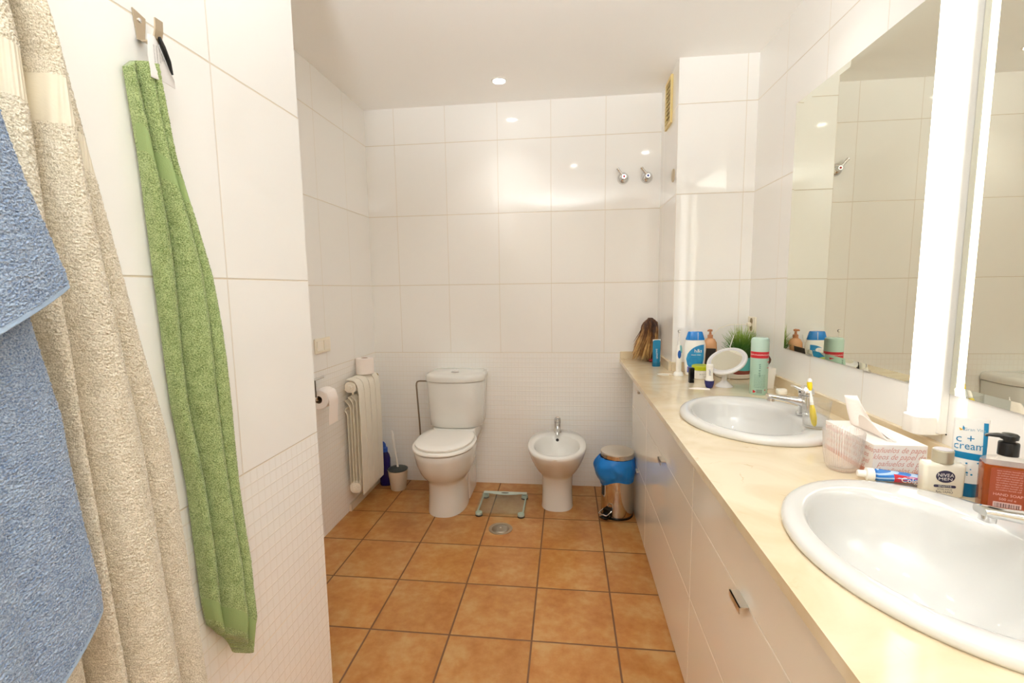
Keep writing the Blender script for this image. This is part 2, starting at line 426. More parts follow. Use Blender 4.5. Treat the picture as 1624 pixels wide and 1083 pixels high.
# ------------------------------------------------------------------ mirrors with bevelled edges
def mirror(y0, y1, z0, z1, label):
    t = thing('mirror', label, 'mirror', (XR, (y0+y1)/2, z0))
    yc = (y0+y1)/2; a, b = y0-yc, y1-yc; h = z1-z0; B = 0.022; T0, T1 = 0.0062, 0.0048
    mb = MB()
    o = [(-T1, a, 0), (-T1, b, 0), (-T1, b, h), (-T1, a, h)]
    i = [(-T0, a+B, B), (-T0, b-B, B), (-T0, b-B, h-B), (-T0, a+B, h-B)]
    k = [(-0.0005, a, 0), (-0.0005, b, 0), (-0.0005, b, h), (-0.0005, a, h)]
    mb.add(k+o+i, [(3,2,1,0)] + [(q, (q+1)%4, 4+(q+1)%4, 4+q) for q in range(4)] + [(4+q, 4+(q+1)%4, 8+(q+1)%4, 8+q) for q in range(4)] + [(8,9,10,11)])
    mb.build('mirror_pane', m_mirror, t, smooth=False)
    for yy in (a*0.45, b*0.45):
        mb = MB(); mb.box(-0.0085, 0, yy-0.014, yy+0.014, -0.004, 0.006); mb.build('clip', m_glass, t, bevel=0.001)
mirror(1.382, 2.187, 1.042, 2.073, 'large frameless wall mirror above the far washbasin')
mirror(0.46, 1.2755, 1.042, 2.073, 'wall mirror above the near washbasin, cut by the right edge of the picture')

# ------------------------------------------------------------------ worktop with two basin holes
SINKS = ((0.635, 1.650), (0.635, 0.820))
RX, RY = 0.236, 0.283
def rect_ring(cx, cy, x0, x1, y0, y1, n, z):
    """points of the rectangle seen from (cx, cy) at the ellipse's angles, corners snapped"""
    pts = []; corners = [(x1,y1),(x0,y1),(x0,y0),(x1,y0)]
    for i in range(n):
        a = 2*pi*i/n; dx, dy = cos(a)*RX, sin(a)*RY
        tx = ((x1-cx) if dx > 0 else (x0-cx))/dx if abs(dx) > 1e-9 else 1e9
        ty = ((y1-cy) if dy > 0 else (y0-cy))/dy if abs(dy) > 1e-9 else 1e9
        s_ = min(tx, ty); pts.append([cx+dx*s_, cy+dy*s_, z])
    for c in corners:
        k = min(range(n), key=lambda q: (pts[q][0]-c[0])**2 + (pts[q][1]-c[1])**2)
        pts[k] = [c[0], c[1], z]
    return [tuple(p) for p in pts]
WX1 = XR - 0.001
y_cuts = [0.10, 0.5, 1.14, 1.33, 1.97, YK-0.001]
TH = 0.022
mb = MB()
mb.box(XC, WX1, YF+0.3, 0.5, ZT-TH, ZT)
for (sx, sy), (ya, yb) in zip(SINKS, ((1.33, 1.97), (0.5, 1.14))):
    n = 72; k = 0.90
    def er(z): return [(sx + RX*k*cos(2*pi*i/n), sy + RY*k*sin(2*pi*i/n), z) for i in range(n)]
    ot = rect_ring(sx, sy, XC, WX1, ya, yb, n, ZT); ob = [(x, y, ZT-TH) for x, y, z in ot]
    mb.loft([er(ZT), ot, ob, er(ZT-TH), er(ZT)], False, False)
mb.box(XC, WX1, 1.14, 1.33, ZT-TH, ZT)
mb.box(XC, WX1, 1.97, YK-0.001, ZT-TH, ZT)
mb.box(XC, XK-0.001, YK-0.001, YB-0.001, ZT-TH, ZT)
o = mb.build('worktop', m_marble, smooth=False)
tag(o, 'long cream marble worktop running along the right wall over white cabinets', 'worktop')
# upstands
t = thing('marble_upstand', 'low cream marble upstand edging the worktop along the walls', 'upstand', (XR, YK, ZT))
def up(x0, x1, y0, y1):
    MB().box(x0-XR, x1-XR, y0-YK, y1-YK, 0.0003, 0.049).build('upstand_strip', m_marble, t, bevel=0.001)
up(XR-0.0165, XR-0.0005, YF+0.3, YK-0.0165)
up(XK-0.001, XR-0.0005, YK-0.0165, YK-0.0005)
up(XK-0.0165, XK-0.0005, YK-0.0005, YB-0.0165)
up(XC+0.002, XK-0.0005, YB-0.0165, YB-0.0005)

# ------------------------------------------------------------------ vanity cabinets
XF = 0.39
def handle(parent, y, z, wide=0.062):
    mb = MB(); mb.box(-0.021, 0.0, y-wide/2, y+wide/2, z+0.001, z+0.0035); mb.box(-0.021, -0.0185, y-wide/2, y+wide/2, z-0.012, z+0.0035)
    return mb.build('handle', m_steel, parent, smooth=False)
def cabinet(y0, y1, fronts, label, knobs=False, back=XR-0.02):
    """fronts: list of (z0, z1, kind)"""
    t = thing('vanity_cabinet', label, 'cabinet', (XF, (y0+y1)/2, 0), group='white gloss vanity cabinets')
    w = y1-y0; h = ZT-TH-0.0005
    mb = MB(); mb.box(0.02, min(back, XR-0.02)-XF, -w/2, -w/2+0.018, 0, h); mb.box(0.02, back-XF, w/2-0.018, w/2, 0, h)
    mb.box(0.02, back-XF, -w/2+0.018, w/2-0.018, 0.0, 0.018); mb.box(back-XF-0.01, back-XF, -w/2+0.018, w/2-0.018, 0.018, h-0.15)
    mb.build('body', m_lacq, t, smooth=False)
    for z0, z1, kind in fronts:
        mb = MB(); mb.box(0.0, 0.0185, -w/2+0.0012, w/2-0.0012, z0+0.0013, z1-0.0013)
        f = mb.build('door' if kind == 'door' else 'drawer_front', m_lacq, t, bevel=0.0008, seg=1)
        if kind == 'knob' or (kind == 'door' and knobs):
            kb = MB(); kb.box(-0.012, 0.0, -0.022, 0.022, z1-0.02, z1-0.014); kb.build('knob', m_steel, f, smooth=False)
        elif kind in ('drawer',):
            handle(f, 0.0, z1)
    return t
cabinet(2.303, 2.798, [(0.005, 0.33, 'knob'), (0.33, 0.62, 'plain'), (0.62, 0.77, 'knob'), (0.77, 0.835, 'plain')], 'narrow white gloss cabinet at the far end of the worktop beside the bin', back=XK-0.01)
cabinet(1.453, 2.301, [(0.005, 0.33, 'plain'), (0.33, 0.627, 'drawer'), (0.627, 0.835, 'plain')], 'white gloss drawer cabinet under the far washbasin with a small steel handle')
cabinet(0.590, 1.451, [(0.005, 0.33, 'plain'), (0.33, 0.627, 'drawer'), (0.627, 0.835, 'plain')], 'white gloss drawer cabinet under the near washbasin with a small steel handle')
cabinet(-0.27, 0.588, [(0.005, 0.33, 'plain'), (0.33, 0.627, 'drawer'), (0.627, 0.835, 'plain')], 'white gloss drawer cabinet under the near end of the worktop')

# ------------------------------------------------------------------ washbasins and taps
def washbasin(cx, cy, label):
    t = thing('washbasin', label, 'sink', (cx, cy, ZT), group='oval inset washbasins')
    n = 72
    def R(rx, ry, z, dx=0.0, p=2.0): return [(dx + rx*cos(2*pi*i/n), ry*sin(2*pi*i/n), z) for i in range(n)]
    rings = [R(RX*0.86, RY*0.88, -0.001), R(RX*0.985, RY*0.988, 0.0005), R(RX, RY, 0.006), R(RX*0.995, RY*0.996, 0.015), R(RX*0.965, RY*0.97, 0.022), R(RX*0.90, RY*0.925, 0.024, -0.002),
             R(0.192, 0.244, 0.0225, -0.010), R(0.172, 0.229, 0.020, -0.026), R(0.165, 0.222, 0.014, -0.030), R(0.160, 0.216, 0.0, -0.031),
             R(0.152, 0.204, -0.04, -0.031), R(0.135, 0.180, -0.085, -0.028), R(0.10, 0.130, -0.120, -0.022), R(0.06, 0.072, -0.135, -0.018), R(0.022, 0.022, -0.139, -0.015)]
    mb = MB(); mb.loft(rings, False, True)
    mb.build('basin', m_basin, t, angle=60)
    d = MB(); d.lathe([(0.021, -0.139), (0.021, -0.136), (0.012, -0.1365), (0.010, -0.139)], 24, cx=-0.015); d.build('drain', m_chrome, t)
washbasin(*SINKS[0], 'white oval washbasin set in the worktop under the far mirror, beside the clear glass')
washbasin(*SINKS[1], 'large white oval washbasin nearest the camera, beside the amber soap bottle')

def mixer(x, y, z, label):
    """single lever basin mixer: body, spout towards -x, lever on top"""
    t = thing('basin_tap', label, 'tap', (x, y, z), group='chrome basin mixer taps')
    mb = MB(); mb.lathe([(0.027, 0), (0.027, 0.006), (0.023, 0.010), (0.022, 0.03), (0.0225, 0.058), (0.0215, 0.066), (0.015, 0.069)], 32)
    mb.build('body', m_chrome, t)
    secs = []
    for u, zz, hw, hh in ((-0.008, 0.040, 0.020, 0.017), (-0.03, 0.0465, 0.017, 0.0125), (-0.06, 0.0525, 0.0155, 0.0090), (-0.09, 0.0575, 0.0148, 0.0075), (-0.115, 0.0615, 0.0145, 0.0072), (-0.124, 0.0625, 0.0135, 0.006)):
        secs.append([(u, py, zz + pz) for py, pz in rrect(2*hw, 2*hh, min(hw, hh)*0.75, 4)])
    mb = MB(); mb.loft(secs)
    mb.tube([(-0.110, 0, 0.060), (-0.1115, 0, 0.045)], 0.0115, 20)
    mb.build('spout', m_chrome, t, angle=50)
    # lever: dome cap with a paddle sweeping up and to the back
    mb = MB(); mb.lathe([(0.0225, 0.068), (0.024, 0.074), (0.022, 0.088), (0.014, 0.096), (0.004, 0.099)], 28)
    secs = []
    for u, zz, hw, hh in ((-0.018, 0.084, 0.013, 0.008), (-0.032, 0.092, 0.012, 0.005), (-0.040, 0.096, 0.0115, 0.0035), (-0.046, 0.0975, 0.010, 0.003)):
        secs.append([(u, py, zz + pz) for py, pz in rrect(2*hw, 2*hh, min(hw, hh)*0.8, 4)])
    k = MB(); k.loft(secs); k.xf(Matrix.Rotation(0.0, 4, 'Z')); mb.add(k.v, k.f)
    l = mb.build('lever', m_chrome, t, angle=50)
    d = MB(); d.lathe([(0.0035, 0), (0.0035, 0.001)], 12); d.xf(Matrix.Translation((-0.0235, -0.006, 0.079)) @ Matrix.Rotation(-pi/2, 4, 'Y')); d.build('temperature_dot', m_dark, l)
    return t
mixer(0.800, 1.650, ZT+0.0235, 'chrome mixer tap on the rim of the far washbasin beside the clear glass')
mixer(0.800, 0.820, ZT+0.0235, 'chrome mixer tap cut by the right edge on the near washbasin')

# ------------------------------------------------------------------ toilet
def toilet():
    cx = -0.705; SH = -0.018
    t = thing('toilet', 'white close-coupled toilet with closed lid against the back wall', 'toilet', (cx, 2.75, 0))
    o = lambda rings: [[(x+SH, y-2.75, z) for x, y, z in r] for r in rings]
    R = lambda z, rx, yf, yb, p=2.3, yc=None: se_ring(0, (yc or (yf+(yb-yf)*0.5)), z, rx, (yc or (yf+(yb-yf)*0.5))-yf, 56, p, yb-(yc or (yf+(yb-yf)*0.5)))
    rings = [R(0, 0.116, 2.530, 2.90), R(0.02, 0.115, 2.530, 2.90), R(0.10, 0.111, 2.535, 2.90), R(0.185, 0.112, 2.530, 2.90), R(0.205, 0.118, 2.520, 2.90, 2.2),
             R(0.225, 0.136, 2.495, 2.90, 2.2), R(0.26, 0.155, 2.465, 2.90, 2.1), R(0.31, 0.170, 2.44, 2.91, 2.1), R(0.36, 0.178, 2.425, 2.92, 2.1), R(0.388, 0.180, 2.42, 2.92, 2.1), R(0.396, 0.176, 2.425, 2.915, 2.1)]
    MB().loft(o(rings)).build('bowl', m_porc, t, angle=60)
    # rear pedestal and the shelf carrying the cistern
    mb = MB(); ps = [rrect(0.19, 0.27, 0.03, 5, 0, 2.90-2.75)]
    mb.loft([[(x, y, 0.0) for x, y in rrect(0.19, 0.26, 0.03, 5, 0, 0.155)], [(x, y, 0.28) for x, y in rrect(0.19, 0.26, 0.03, 5, 0, 0.155)],
             [(x, y, 0.36) for x, y in rrect(0.26, 0.28, 0.035, 5, 0, 0.148)], [(x, y, 0.40) for x, y in rrect(0.28, 0.28, 0.035, 5, 0, 0.148)], [(x, y, 0.452) for x, y in rrect(0.27, 0.25, 0.035, 5, 0, 0.165)]])
    mb.build('pedestal', m_porc, t, angle=50)
    s = [R(0.4035, 0.178, 2.420, 2.905, 2.15), R(0.407, 0.184, 2.412, 2.905, 2.15), R(0.417, 0.184, 2.412, 2.905, 2.15), R(0.421, 0.179, 2.418, 2.902, 2.15)]
    MB().loft(o(s)).build('seat', m_seat, t, angle=60)
    s = [R(0.4235, 0.164, 2.438, 2.90, 2.2), R(0.427, 0.170, 2.432, 2.90, 2.2), R(0.436, 0.170, 2.432, 2.90, 2.2), R(0.442, 0.160, 2.445, 2.895, 2.2), R(0.444, 0.12, 2.50, 2.87, 2.2)]
    MB().loft(o(s)).build('lid', m_seat, t, angle=60)
    for sx in (-0.075, 0.075):
        mb = MB(); mb.tube([(sx+SH-0.02, 0.162, 0.422), (sx+SH+0.02, 0.162, 0.422)], 0.012, 14); mb.build('hinge', m_white, t)
    def D(z, w, yf, yb=3.043, p=2.6):
        pts = []; ys = 2.90
        for i in range(29):
            a = pi*i/28; c, q = cos(a), sin(a); r = (abs(c)**p + abs(q)**p)**(-1/p)
            pts.append((w*r*c, ys-(ys-yf)*r*q-2.75, z))
        pts += [(-w*0.97, yb-0.01-2.75, z), (-w*0.93, yb-2.75, z), (w*0.93, yb-2.75, z), (w*0.97, yb-0.01-2.75, z)]
        return pts
    MB().loft([D(0.452, 0.158, 2.80), D(0.462, 0.170, 2.785), D(0.52, 0.173, 2.78), D(0.744, 0.184, 2.765), D(0.748, 0.181, 2.768)]).build('cistern', m_porc, t, angle=60)
    MB().loft([D(0.7485, 0.180, 2.770), D(0.752, 0.190, 2.758), D(0.775, 0.191, 2.757), D(0.790, 0.183, 2.768), D(0.796, 0.165, 2.79)]).build('cistern_lid', m_porc, t, angle=60)
    mb = MB(); mb.lathe([(0.026, 0.7962), (0.026, 0.800), (0.022, 0.803), (0.004, 0.804)], 28, cy=0.13); mb.build('flush_button', m_chrome, t)
    mb = MB(); mb.lathe([(0.009, 0), (0.009, 0.006), (0.005, 0.008)], 14); mb.xf(Matrix.Translation((-0.178, -0.03, 0.375)) @ Matrix.Rotation(-pi/2, 4, 'Y')); mb.build('bumper', m_white, t)
toilet()
mb = MB(); P = [(-0.888, 2.985, 0.715), (-0.93, 2.985, 0.716), (-0.975, 2.985, 0.716), (-0.99, 2.985, 0.712), (-0.9965, 2.985, 0.70), (-0.998, 2.985, 0.685), (-0.994, 2.985, 0.60), (-0.985, 2.987, 0.42), (-0.980, 2.99, 0.20), (-0.980, 2.995, 0.17), (-0.98, 3.02, 0.155), (-0.98, 3.043, 0.153)]
mb.tube([(x, y, z) for x, y, z in P], 0.0052, 10)
mb.lathe([(0.022, 0), (0.022, 0.004), (0.012, 0.01)], 20, cap0=True); 
k = len(mb.v) - 3*20
mb.xf(Matrix.Translation((-0.98, 3.044, 0.153)) @ Matrix.Rotation(pi/2, 4, 'X'), k)
mb.tube([(-0.895, 2.985, 0.715), (-0.9, 2.985, 0.715)], 0.0105, 8)
o = mb.build('water_pipe', mat('dull_chrome_pipe', (150, 138, 122), 0.3, 1)); tag(o, 'thin bent metal water pipe feeding the toilet cistern', 'pipe')

# ------------------------------------------------------------------ bidet
def bidet():
    cx, cy = -0.058, 2.75
    t = thing('bidet', 'white pedestal bidet between the toilet and the bin', 'bidet', (cx, cy, 0))
    def R(z, rx, yf, yb, p=2.2):
        m_ = (yf+yb)/2; return [(x, y-cy, zz) for x, y, zz in se_ring(0, m_, z, rx, m_-yf, 56, p)]
    rings = [R(0, 0.096, 2.662, 2.90, 2.6), R(0.015, 0.094, 2.664, 2.90, 2.6), R(0.10, 0.091, 2.668, 2.90, 2.6), R(0.195, 0.095, 2.662, 2.90, 2.6), R(0.215, 0.104, 2.645, 2.905, 2.4), R(0.245, 0.125, 2.60, 2.92),
             R(0.29, 0.146, 2.55, 2.95), R(0.34, 0.163, 2.495, 2.985), R(0.38, 0.173, 2.465, 3.0), R(0.395, 0.174, 2.462, 3.0), R(0.402, 0.168, 2.470, 2.995),
             R(0.402, 0.140, 2.50, 2.885, 2.1), R(0.396, 0.132, 2.51, 2.875, 2.1), R(0.36, 0.122, 2.53, 2.86, 2.1), R(0.31, 0.09, 2.58, 2.82, 2.0), R(0.29, 0.05, 2.63, 2.76, 2.0)]
    MB().loft(rings).build('bowl', m_porc, t, angle=60)
    mb = MB(); mb.lathe([(0.0095, 0), (0.0095, 0.002)], 16); mb.xf(Matrix.Translation((0, 0.1145, 0.373)) @ Matrix.Rotation(pi/2, 4, 'X') @ Matrix.Rotation(-0.2, 4, 'X')); mb.build('overflow_hole', m_dark, t)
    mb = MB(); mb.lathe([(0.02, 0.2905), (0.02, 0.292)], 20, cy=-0.055); mb.build('drain', m_chrome, t)
    t = thing('bidet_tap', 'small chrome single-lever tap on the back of the bidet', 'tap', (cx, 2.935, 0.4025))
    MB().lathe([(0.024, 0), (0.024, 0.005), (0.021, 0.01), (0.020, 0.055), (0.021, 0.066)], 28).build('body', m_chrome, t)
    secs = []
    for u, zz, hw, hh in ((0.0, 0.028, 0.015, 0.015), (-0.035, 0.030, 0.0145, 0.012), (-0.065, 0.026, 0.0135, 0.011), (-0.080, 0.020, 0.0125, 0.010)):
        secs.append([(px, u, zz+pz) for px, pz in rrect(2*hw, 2*hh, hh*0.8, 4)])
    mb = MB(); mb.loft(secs); mb.tube([(0, -0.078, 0.020), (0, -0.086, 0.006)], 0.011, 16); mb.build('spout', m_chrome, t, angle=50)
    mb = MB(); mb.lathe([(0.0205, 0.067), (0.022, 0.075), (0.02, 0.09), (0.012, 0.098), (0.003, 0.10)], 24)
    secs = []
    for u, zz, hw, hh in ((-0.015, 0.086, 0.012, 0.007), (-0.035, 0.098, 0.011, 0.005), (-0.058, 0.112, 0.009, 0.004)):
        secs.append([(px, u, zz+pz) for px, pz in rrect(2*hw, 2*hh, hh*0.8, 4)])
    mb.loft(secs); mb.build('lever', m_chrome, t, angle=50)
bidet()

# ------------------------------------------------------------------ glass bathroom scale
def scale():
    t = thing('bathroom_scale', 'square clear glass bathroom scale on the floor between toilet and bidet', 'scale', (-0.388, 2.700, 0), 0.0)
    m_g = thin_glass('scale_glass', (0.93, 0.965, 0.94), 0.02, 0.015)
    m_s = mat('scale_plastic', (188, 200, 190), 0.35)
    MB().prism(rrect(0.292, 0.285, 0.012, 5), 0.024, 0.031).build('glass_plate', m_g, t, angle=30)
    n = 20; poly = [(-0.137, 0.139), (-0.137, 0.108)]
    for i in range(n+1):
        x = -0.10 + 0.20*i/n; poly.append((x, 0.110 - 0.016*sin(pi*i/n)))
    poly += [(0.137, 0.108), (0.137, 0.139)]
    p = MB().prism(poly, 0.0315, 0.0345).build('display_strip', m_s, t, smooth=False)
    d = MB(); d.lathe([(0.024, 0.0347), (0.024, 0.0355)], 24, cy=0.117, sy=0.36); d.build('display', mat('display_grey', (120, 118, 108), 0.2), p)
    for sx in (-1, 1):
        MB().box(sx*0.134-0.004, sx*0.134+0.004, -0.115, 0.105, 0.014, 0.0235).build('side_rail', m_s, t, bevel=0.001)
        for sy in (-1, 1):
            MB().lathe([(0.021, 0.0), (0.021, 0.006), (0.018, 0.008)], 20, cx=sx*0.124, cy=sy*0.120).build('foot', m_rubber, t)
            MB().lathe([(0.020, 0.0085), (0.020, 0.020), (0.016, 0.0235)], 20, cx=sx*0.124, cy=sy*0.120).build('load_cell', m_s, t)
scale()

# ------------------------------------------------------------------ floor drain
t = thing('floor_drain', 'round steel floor drain cover set in the tiles in front of the scale', 'drain', (-0.364, 2.437, 0))
MB().lathe([(0.066, 0.0), (0.066, 0.002), (0.062, 0.003), (0.052, 0.0015), (0.050, 0.0015)], 40, cap0=True, cap1=True).build('rim', mat('drain_rim', (186, 172, 150), 0.3, 1), t)
MB().lathe([(0.049, 0.0018), (0.047, 0.0035), (0.03, 0.0055), (0.008, 0.0062)], 40).build('cover', mat('drain_plate', (176, 166, 150), 0.35, 1), t)
mb = MB(); mb.lathe([(0.006, 0.0063), (0.005, 0.0085)], 12); mb.build('screw', m_steel, t)

# ------------------------------------------------------------------ pedal bin
def pedal_bin():
    bx, by, r = 0.292, 2.675, 0.092
    t = thing('pedal_bin', 'round steel pedal bin with a blue bag folded over, beside the cabinets', 'bin', (bx, by, 0))
    MB().lathe([(r+0.001, 0), (r+0.001, 0.010), (r-0.001, 0.013)], 48).build('base_ring', m_black, t)
    MB().lathe([(r-0.001, 0.0135), (r, 0.016), (r, 0.325), (r-0.001, 0.33)], 48).build('body', m_bin, t)
    MB().lathe([(r+0.004, 0.352), (r+0.004, 0.374), (r+0.001, 0.377)], 48, cap0=True, cap1=False).build('rim', m_bin, t)
    MB().lathe([(r+0.003, 0.3775), (r+0.002, 0.382), (r*0.6, 0.387), (0.004, 0.389)], 48).build('lid', m_steel, t)
    # blue bag: crumpled skirt around the top of the body
    n = 72; rings = []
    for k in range(11):
        u = k/10; z = 0.353 - u*0.125
        ring_ = []
        for i in range(n):
            a = 2*pi*i/n
            side = 0.5 - 0.5*cos(a - 0.0)                  # baggier on the side away from the cabinet
            rr = r + 0.004 + (0.010 + 0.030*max(0, side)**1.5) * sin(pi*min(1, u*1.08+0.03))**0.8
            nz_ = noise.noise(Vector((cos(a)*2.2, sin(a)*2.2, u*3)))*0.011*sin(pi*u)**0.5 + noise.noise(Vector((cos(a)*6, sin(a)*6, u*7)))*0.005
            zz = z - 0.03*side*u + 0.014*u*sin(3*a+0.5)
            rr = max(r+0.0015, rr + nz_)
            if cos(a) > 0.55: rr = min(rr, (XF-0.002-bx)/max(cos(a), 0.3))
            ring_.append((rr*cos(a), rr*sin(a), zz))
        rings.append(ring_)
    mb = MB(); mb.loft(rings, False, False)
    o = mb.build('bin_bag', mat('blue_film', (24, 122, 206), 0.28, bump=(30, 0.5, 0.006)), t, angle=80)
    s_ = o.modifiers.new('solid', 'SOLIDIFY'); s_.thickness = 0.0006
    s_ = o.modifiers.new('sub', 'SUBSURF'); s_.levels = 1; s_.render_levels = 1
    # pedal at the front-left
    a = math.radians(232); px, py = cos(a), sin(a)
    mb = MB(); pts = rrect(0.052, 0.055, 0.008, 4)
    M = Matrix.Rotation(a + pi/2, 4, 'Z')
    k = MB(); k.loft([[(x, y-0.118, 0.018 + (y+0.0275)*0.15) for x, y in pts], [(x, y-0.118, 0.028 + (y+0.0275)*0.15) for x, y in pts]]); k.box(-0.018, 0.018, -0.10, -0.086, 0.004, 0.05)
    k.xf(M); k.build('pedal', m_black, t, bevel=0.002)
    k = MB(); k.tube([(0.027, -0.10, 0.055), (0.027, -0.135, 0.05), (0.024, -0.150, 0.047), (-0.024, -0.150, 0.047), (-0.027, -0.135, 0.05), (-0.027, -0.10, 0.055)], 0.003, 8); k.xf(M); k.build('pedal_guard', m_chrome, t)
    k = MB(); k.box(-0.026, 0.026, -0.106, -0.088, 0.02, 0.062); k.xf(M); k.build('pedal_housing', m_black, t, bevel=0.003)
    k = MB(); k.box(-0.010, 0.010, -0.0965, -0.091, 0.13, 0.30); k.xf(Matrix.Rotation(math.radians(205)+pi/2, 4, 'Z')); k.build('carry_handle', m_grey, t, bevel=0.002)
pedal_bin()

# ------------------------------------------------------------------ radiator
def radiator():
    y0, w, n = 2.530, 0.078, 4
    t = thing('radiator', 'white sectional aluminium radiator on the left wall under a toilet roll', 'radiator', (XL, y0, 0))
    z0, z1 = 0.125, 0.808
    for k in range(n):
        ya, yb = k*w+0.0028, (k+1)*w-0.0028
        mb = MB()
        def strip(path, th, ya, yb):
            """path of (x, z) thickened along its normal and extruded in y"""
            L_, R_ = [], []
            for i, (x, z) in enumerate(path):
                a = path[max(i-1, 0)]; b = path[min(i+1, len(path)-1)]
                dx, dz = b[0]-a[0], b[1]-a[1]; l = math.hypot(dx, dz); nx, nz_ = -dz/l, dx/l
                L_.append((x+nx*th/2, z+nz_*th/2)); R_.append((x-nx*th/2, z-nz_*th/2))
            q = L_ + R_[::-1]
            mb.loft([[(x, ya, z) for x, z in q], [(x, yb, z) for x, z in q]])
        front = [(0.106, z0-0.005), (0.109, z0+0.05), (0.110, 0.60), (0.108, 0.73), (0.101, 0.775), (0.085, 0.798), (0.06, 0.806), (0.03, 0.808)]
        strip(front, 0.0035, ya+0.0005, yb-0.0005)
        for xo, ztop in ((0.0865, 0.695), (0.067, 0.685), (0.048, 0.665), (0.029, 0.62)):
            strip([(xo, z0+0.06), (xo, ztop-0.03), (xo-0.004, ztop-0.012), (xo-0.014, ztop+0.003), (xo-0.030 if xo > 0.04 else xo-0.008, ztop+0.02)], 0.003, ya+0.006, yb-0.006)
        mb.loft([[(x, ya+0.002, z) for x, z in rrect(0.066, 0.062, 0.022, 4, 0.058, 0.765)], [(x, yb-0.002, z) for x, z in rrect(0.066, 0.062, 0.022, 4, 0.058, 0.765)]])
        mb.loft([[(x, ya+0.002, z) for x, z in rrect(0.066, 0.062, 0.022, 4, 0.058, 0.16)], [(x, yb-0.002, z) for x, z in rrect(0.066, 0.062, 0.022, 4, 0.058, 0.16)]])
        mb.box(0.052, 0.064, ya+0.030, yb-0.030, 0.16, 0.765)
        mb.build('section', m_rad, t, angle=40)
    for zz in (0.765, 0.16):
        k = MB(); k.lathe([(0.020, 0), (0.020, 0.006), (0.012, 0.008), (0.011, 0.013)], 6); k.lathe([(0.0245, -0.001), (0.0245, 0.002)], 24); k.xf(Matrix.Translation((0.058, 0.0018, zz)) @ Matrix.Rotation(pi/2, 4, 'X')); k.build('plug', m_rad, t)
    k = MB(); k.lathe([(0.008, 0), (0.008, 0.02), (0.013, 0.021), (0.013, 0.034), (0.006, 0.036)], 14); k.xf(Matrix.Translation((0.075, n*w-0.001, 0.775)) @ Matrix.Rotation(-pi/2, 4, 'X')); k.build('bleed_valve', m_brass, t)
    k = MB(); k.tube([(0.0, 0.30, 0.14), (0.04, 0.325, 0.14), (0.058, 0.33, 0.155), (0.058, 0.312, 0.16)], 0.008, 10); k.build('inlet_pipe', m_rad, t)
    for yy in (0.05, 0.25):
        MB().box(0.0, 0.055, yy, yy+0.02, 0.735, 0.745).build('bracket', m_rad, t)
radiator()

def roll_mb(r=0.053, h=0.098, core=0.021):
    mb = MB(); mb.lathe([(core, 0.0), (r-0.003, 0.0), (r, 0.003), (r+0.0005, h/2), (r, h-0.003), (r-0.003, h), (core, h)], 40, cap0=False, cap1=False); return mb
t = thing('toilet_roll', 'full white toilet roll standing on top of the radiator', 'toilet roll', (XL+0.062, 2.735, 0.8105))
roll_mb().build('paper', m_paper, t)
mb = MB(); mb.lathe([(0.0207, 0.001), (0.0207, 0.097), (0.0195, 0.097), (0.0195, 0.001)], 24, cap0=False, cap1=False); mb.build('cardboard_core', mat('cardboard', (170, 140, 110), 0.9), t)

# ------------------------------------------------------------------ paper holder on the left wall
t = thing('toilet_roll_holder', 'chrome wall-mounted toilet roll holder with flap on the left wall', 'roll holder', (XL, 2.145, 0.88))
k = MB(); k.lathe([(0.026, 0), (0.026, 0.006), (0.014, 0.010), (0.012, 0.045), (0.014, 0.055)], 24); k.xf(Matrix.Rotation(pi/2, 4, 'Y')); k.build('wall_rose', m_chrome, t)
k = MB(); k.tube([(0.05, 0.0, 0.0), (0.062, 0.0, -0.02), (0.072, -0.004, -0.055), (0.072, -0.004, -0.085), (0.072, 0.0, -0.095), (0.072, 0.02, -0.098), (0.072, 0.125, -0.098)], 0.005, 10); k.build('roll_bar', m_chrome, t)
k = MB(); k.box(0.040, 0.078, -0.012, -0.008, -0.080, 0.004); k.xf(Matrix.Rotation(0.0, 4, 'Y')); k.build('flap', mat('dark_chrome', (120, 112, 104), 0.1, 1), t, bevel=0.002)
k = MB(); k.tube([(0.055, 0.0, 0.002), (0.062, 0.06, 0.004), (0.063, 0.085, 0.005)], [0.008, 0.0055, 0.0065], 12); k.build('arm', m_chrome, t)
t = thing('toilet_roll', 'white toilet roll hanging on the wall holder with its sheet hanging down', 'toilet roll', (XL+0.072, 2.160, 0.782))
k = roll_mb(0.050, 0.096, 0.0195); k.xf(Matrix.Rotation(-pi/2, 4, 'X')); k.build('paper', m_paper, t)
k = MB(); k.lathe([(0.0193, 0.001), (0.0193, 0.095), (0.018, 0.095), (0.018, 0.001)], 24, cap0=False, cap1=False); k.xf(Matrix.Rotation(-pi/2, 4, 'X')); k.build('cardboard_core', mat('cardboard', (170, 140, 110), 0.9), t)
k = MB(); pa = []
for i in range(13):
    u = i/12; a = pi*0.30*(1-u*1.0) if u < 0.3 else 0
    pa.append((0.0515*cos(a)+0.004*sin(u*5) if u < 0.3 else 0.0515+0.004*sin(u*5), 0.0515*sin(a) if u < 0.3 else -0.13*(u-0.3)/0.7))
q = pa + [(x-0.0006, z) for x, z in pa[::-1]]
k.loft([[(x, 0.002, z) for x, z in q], [(x, 0.094, z) for x, z in q]]); k.build('hanging_sheet', m_paper, t, angle=60)

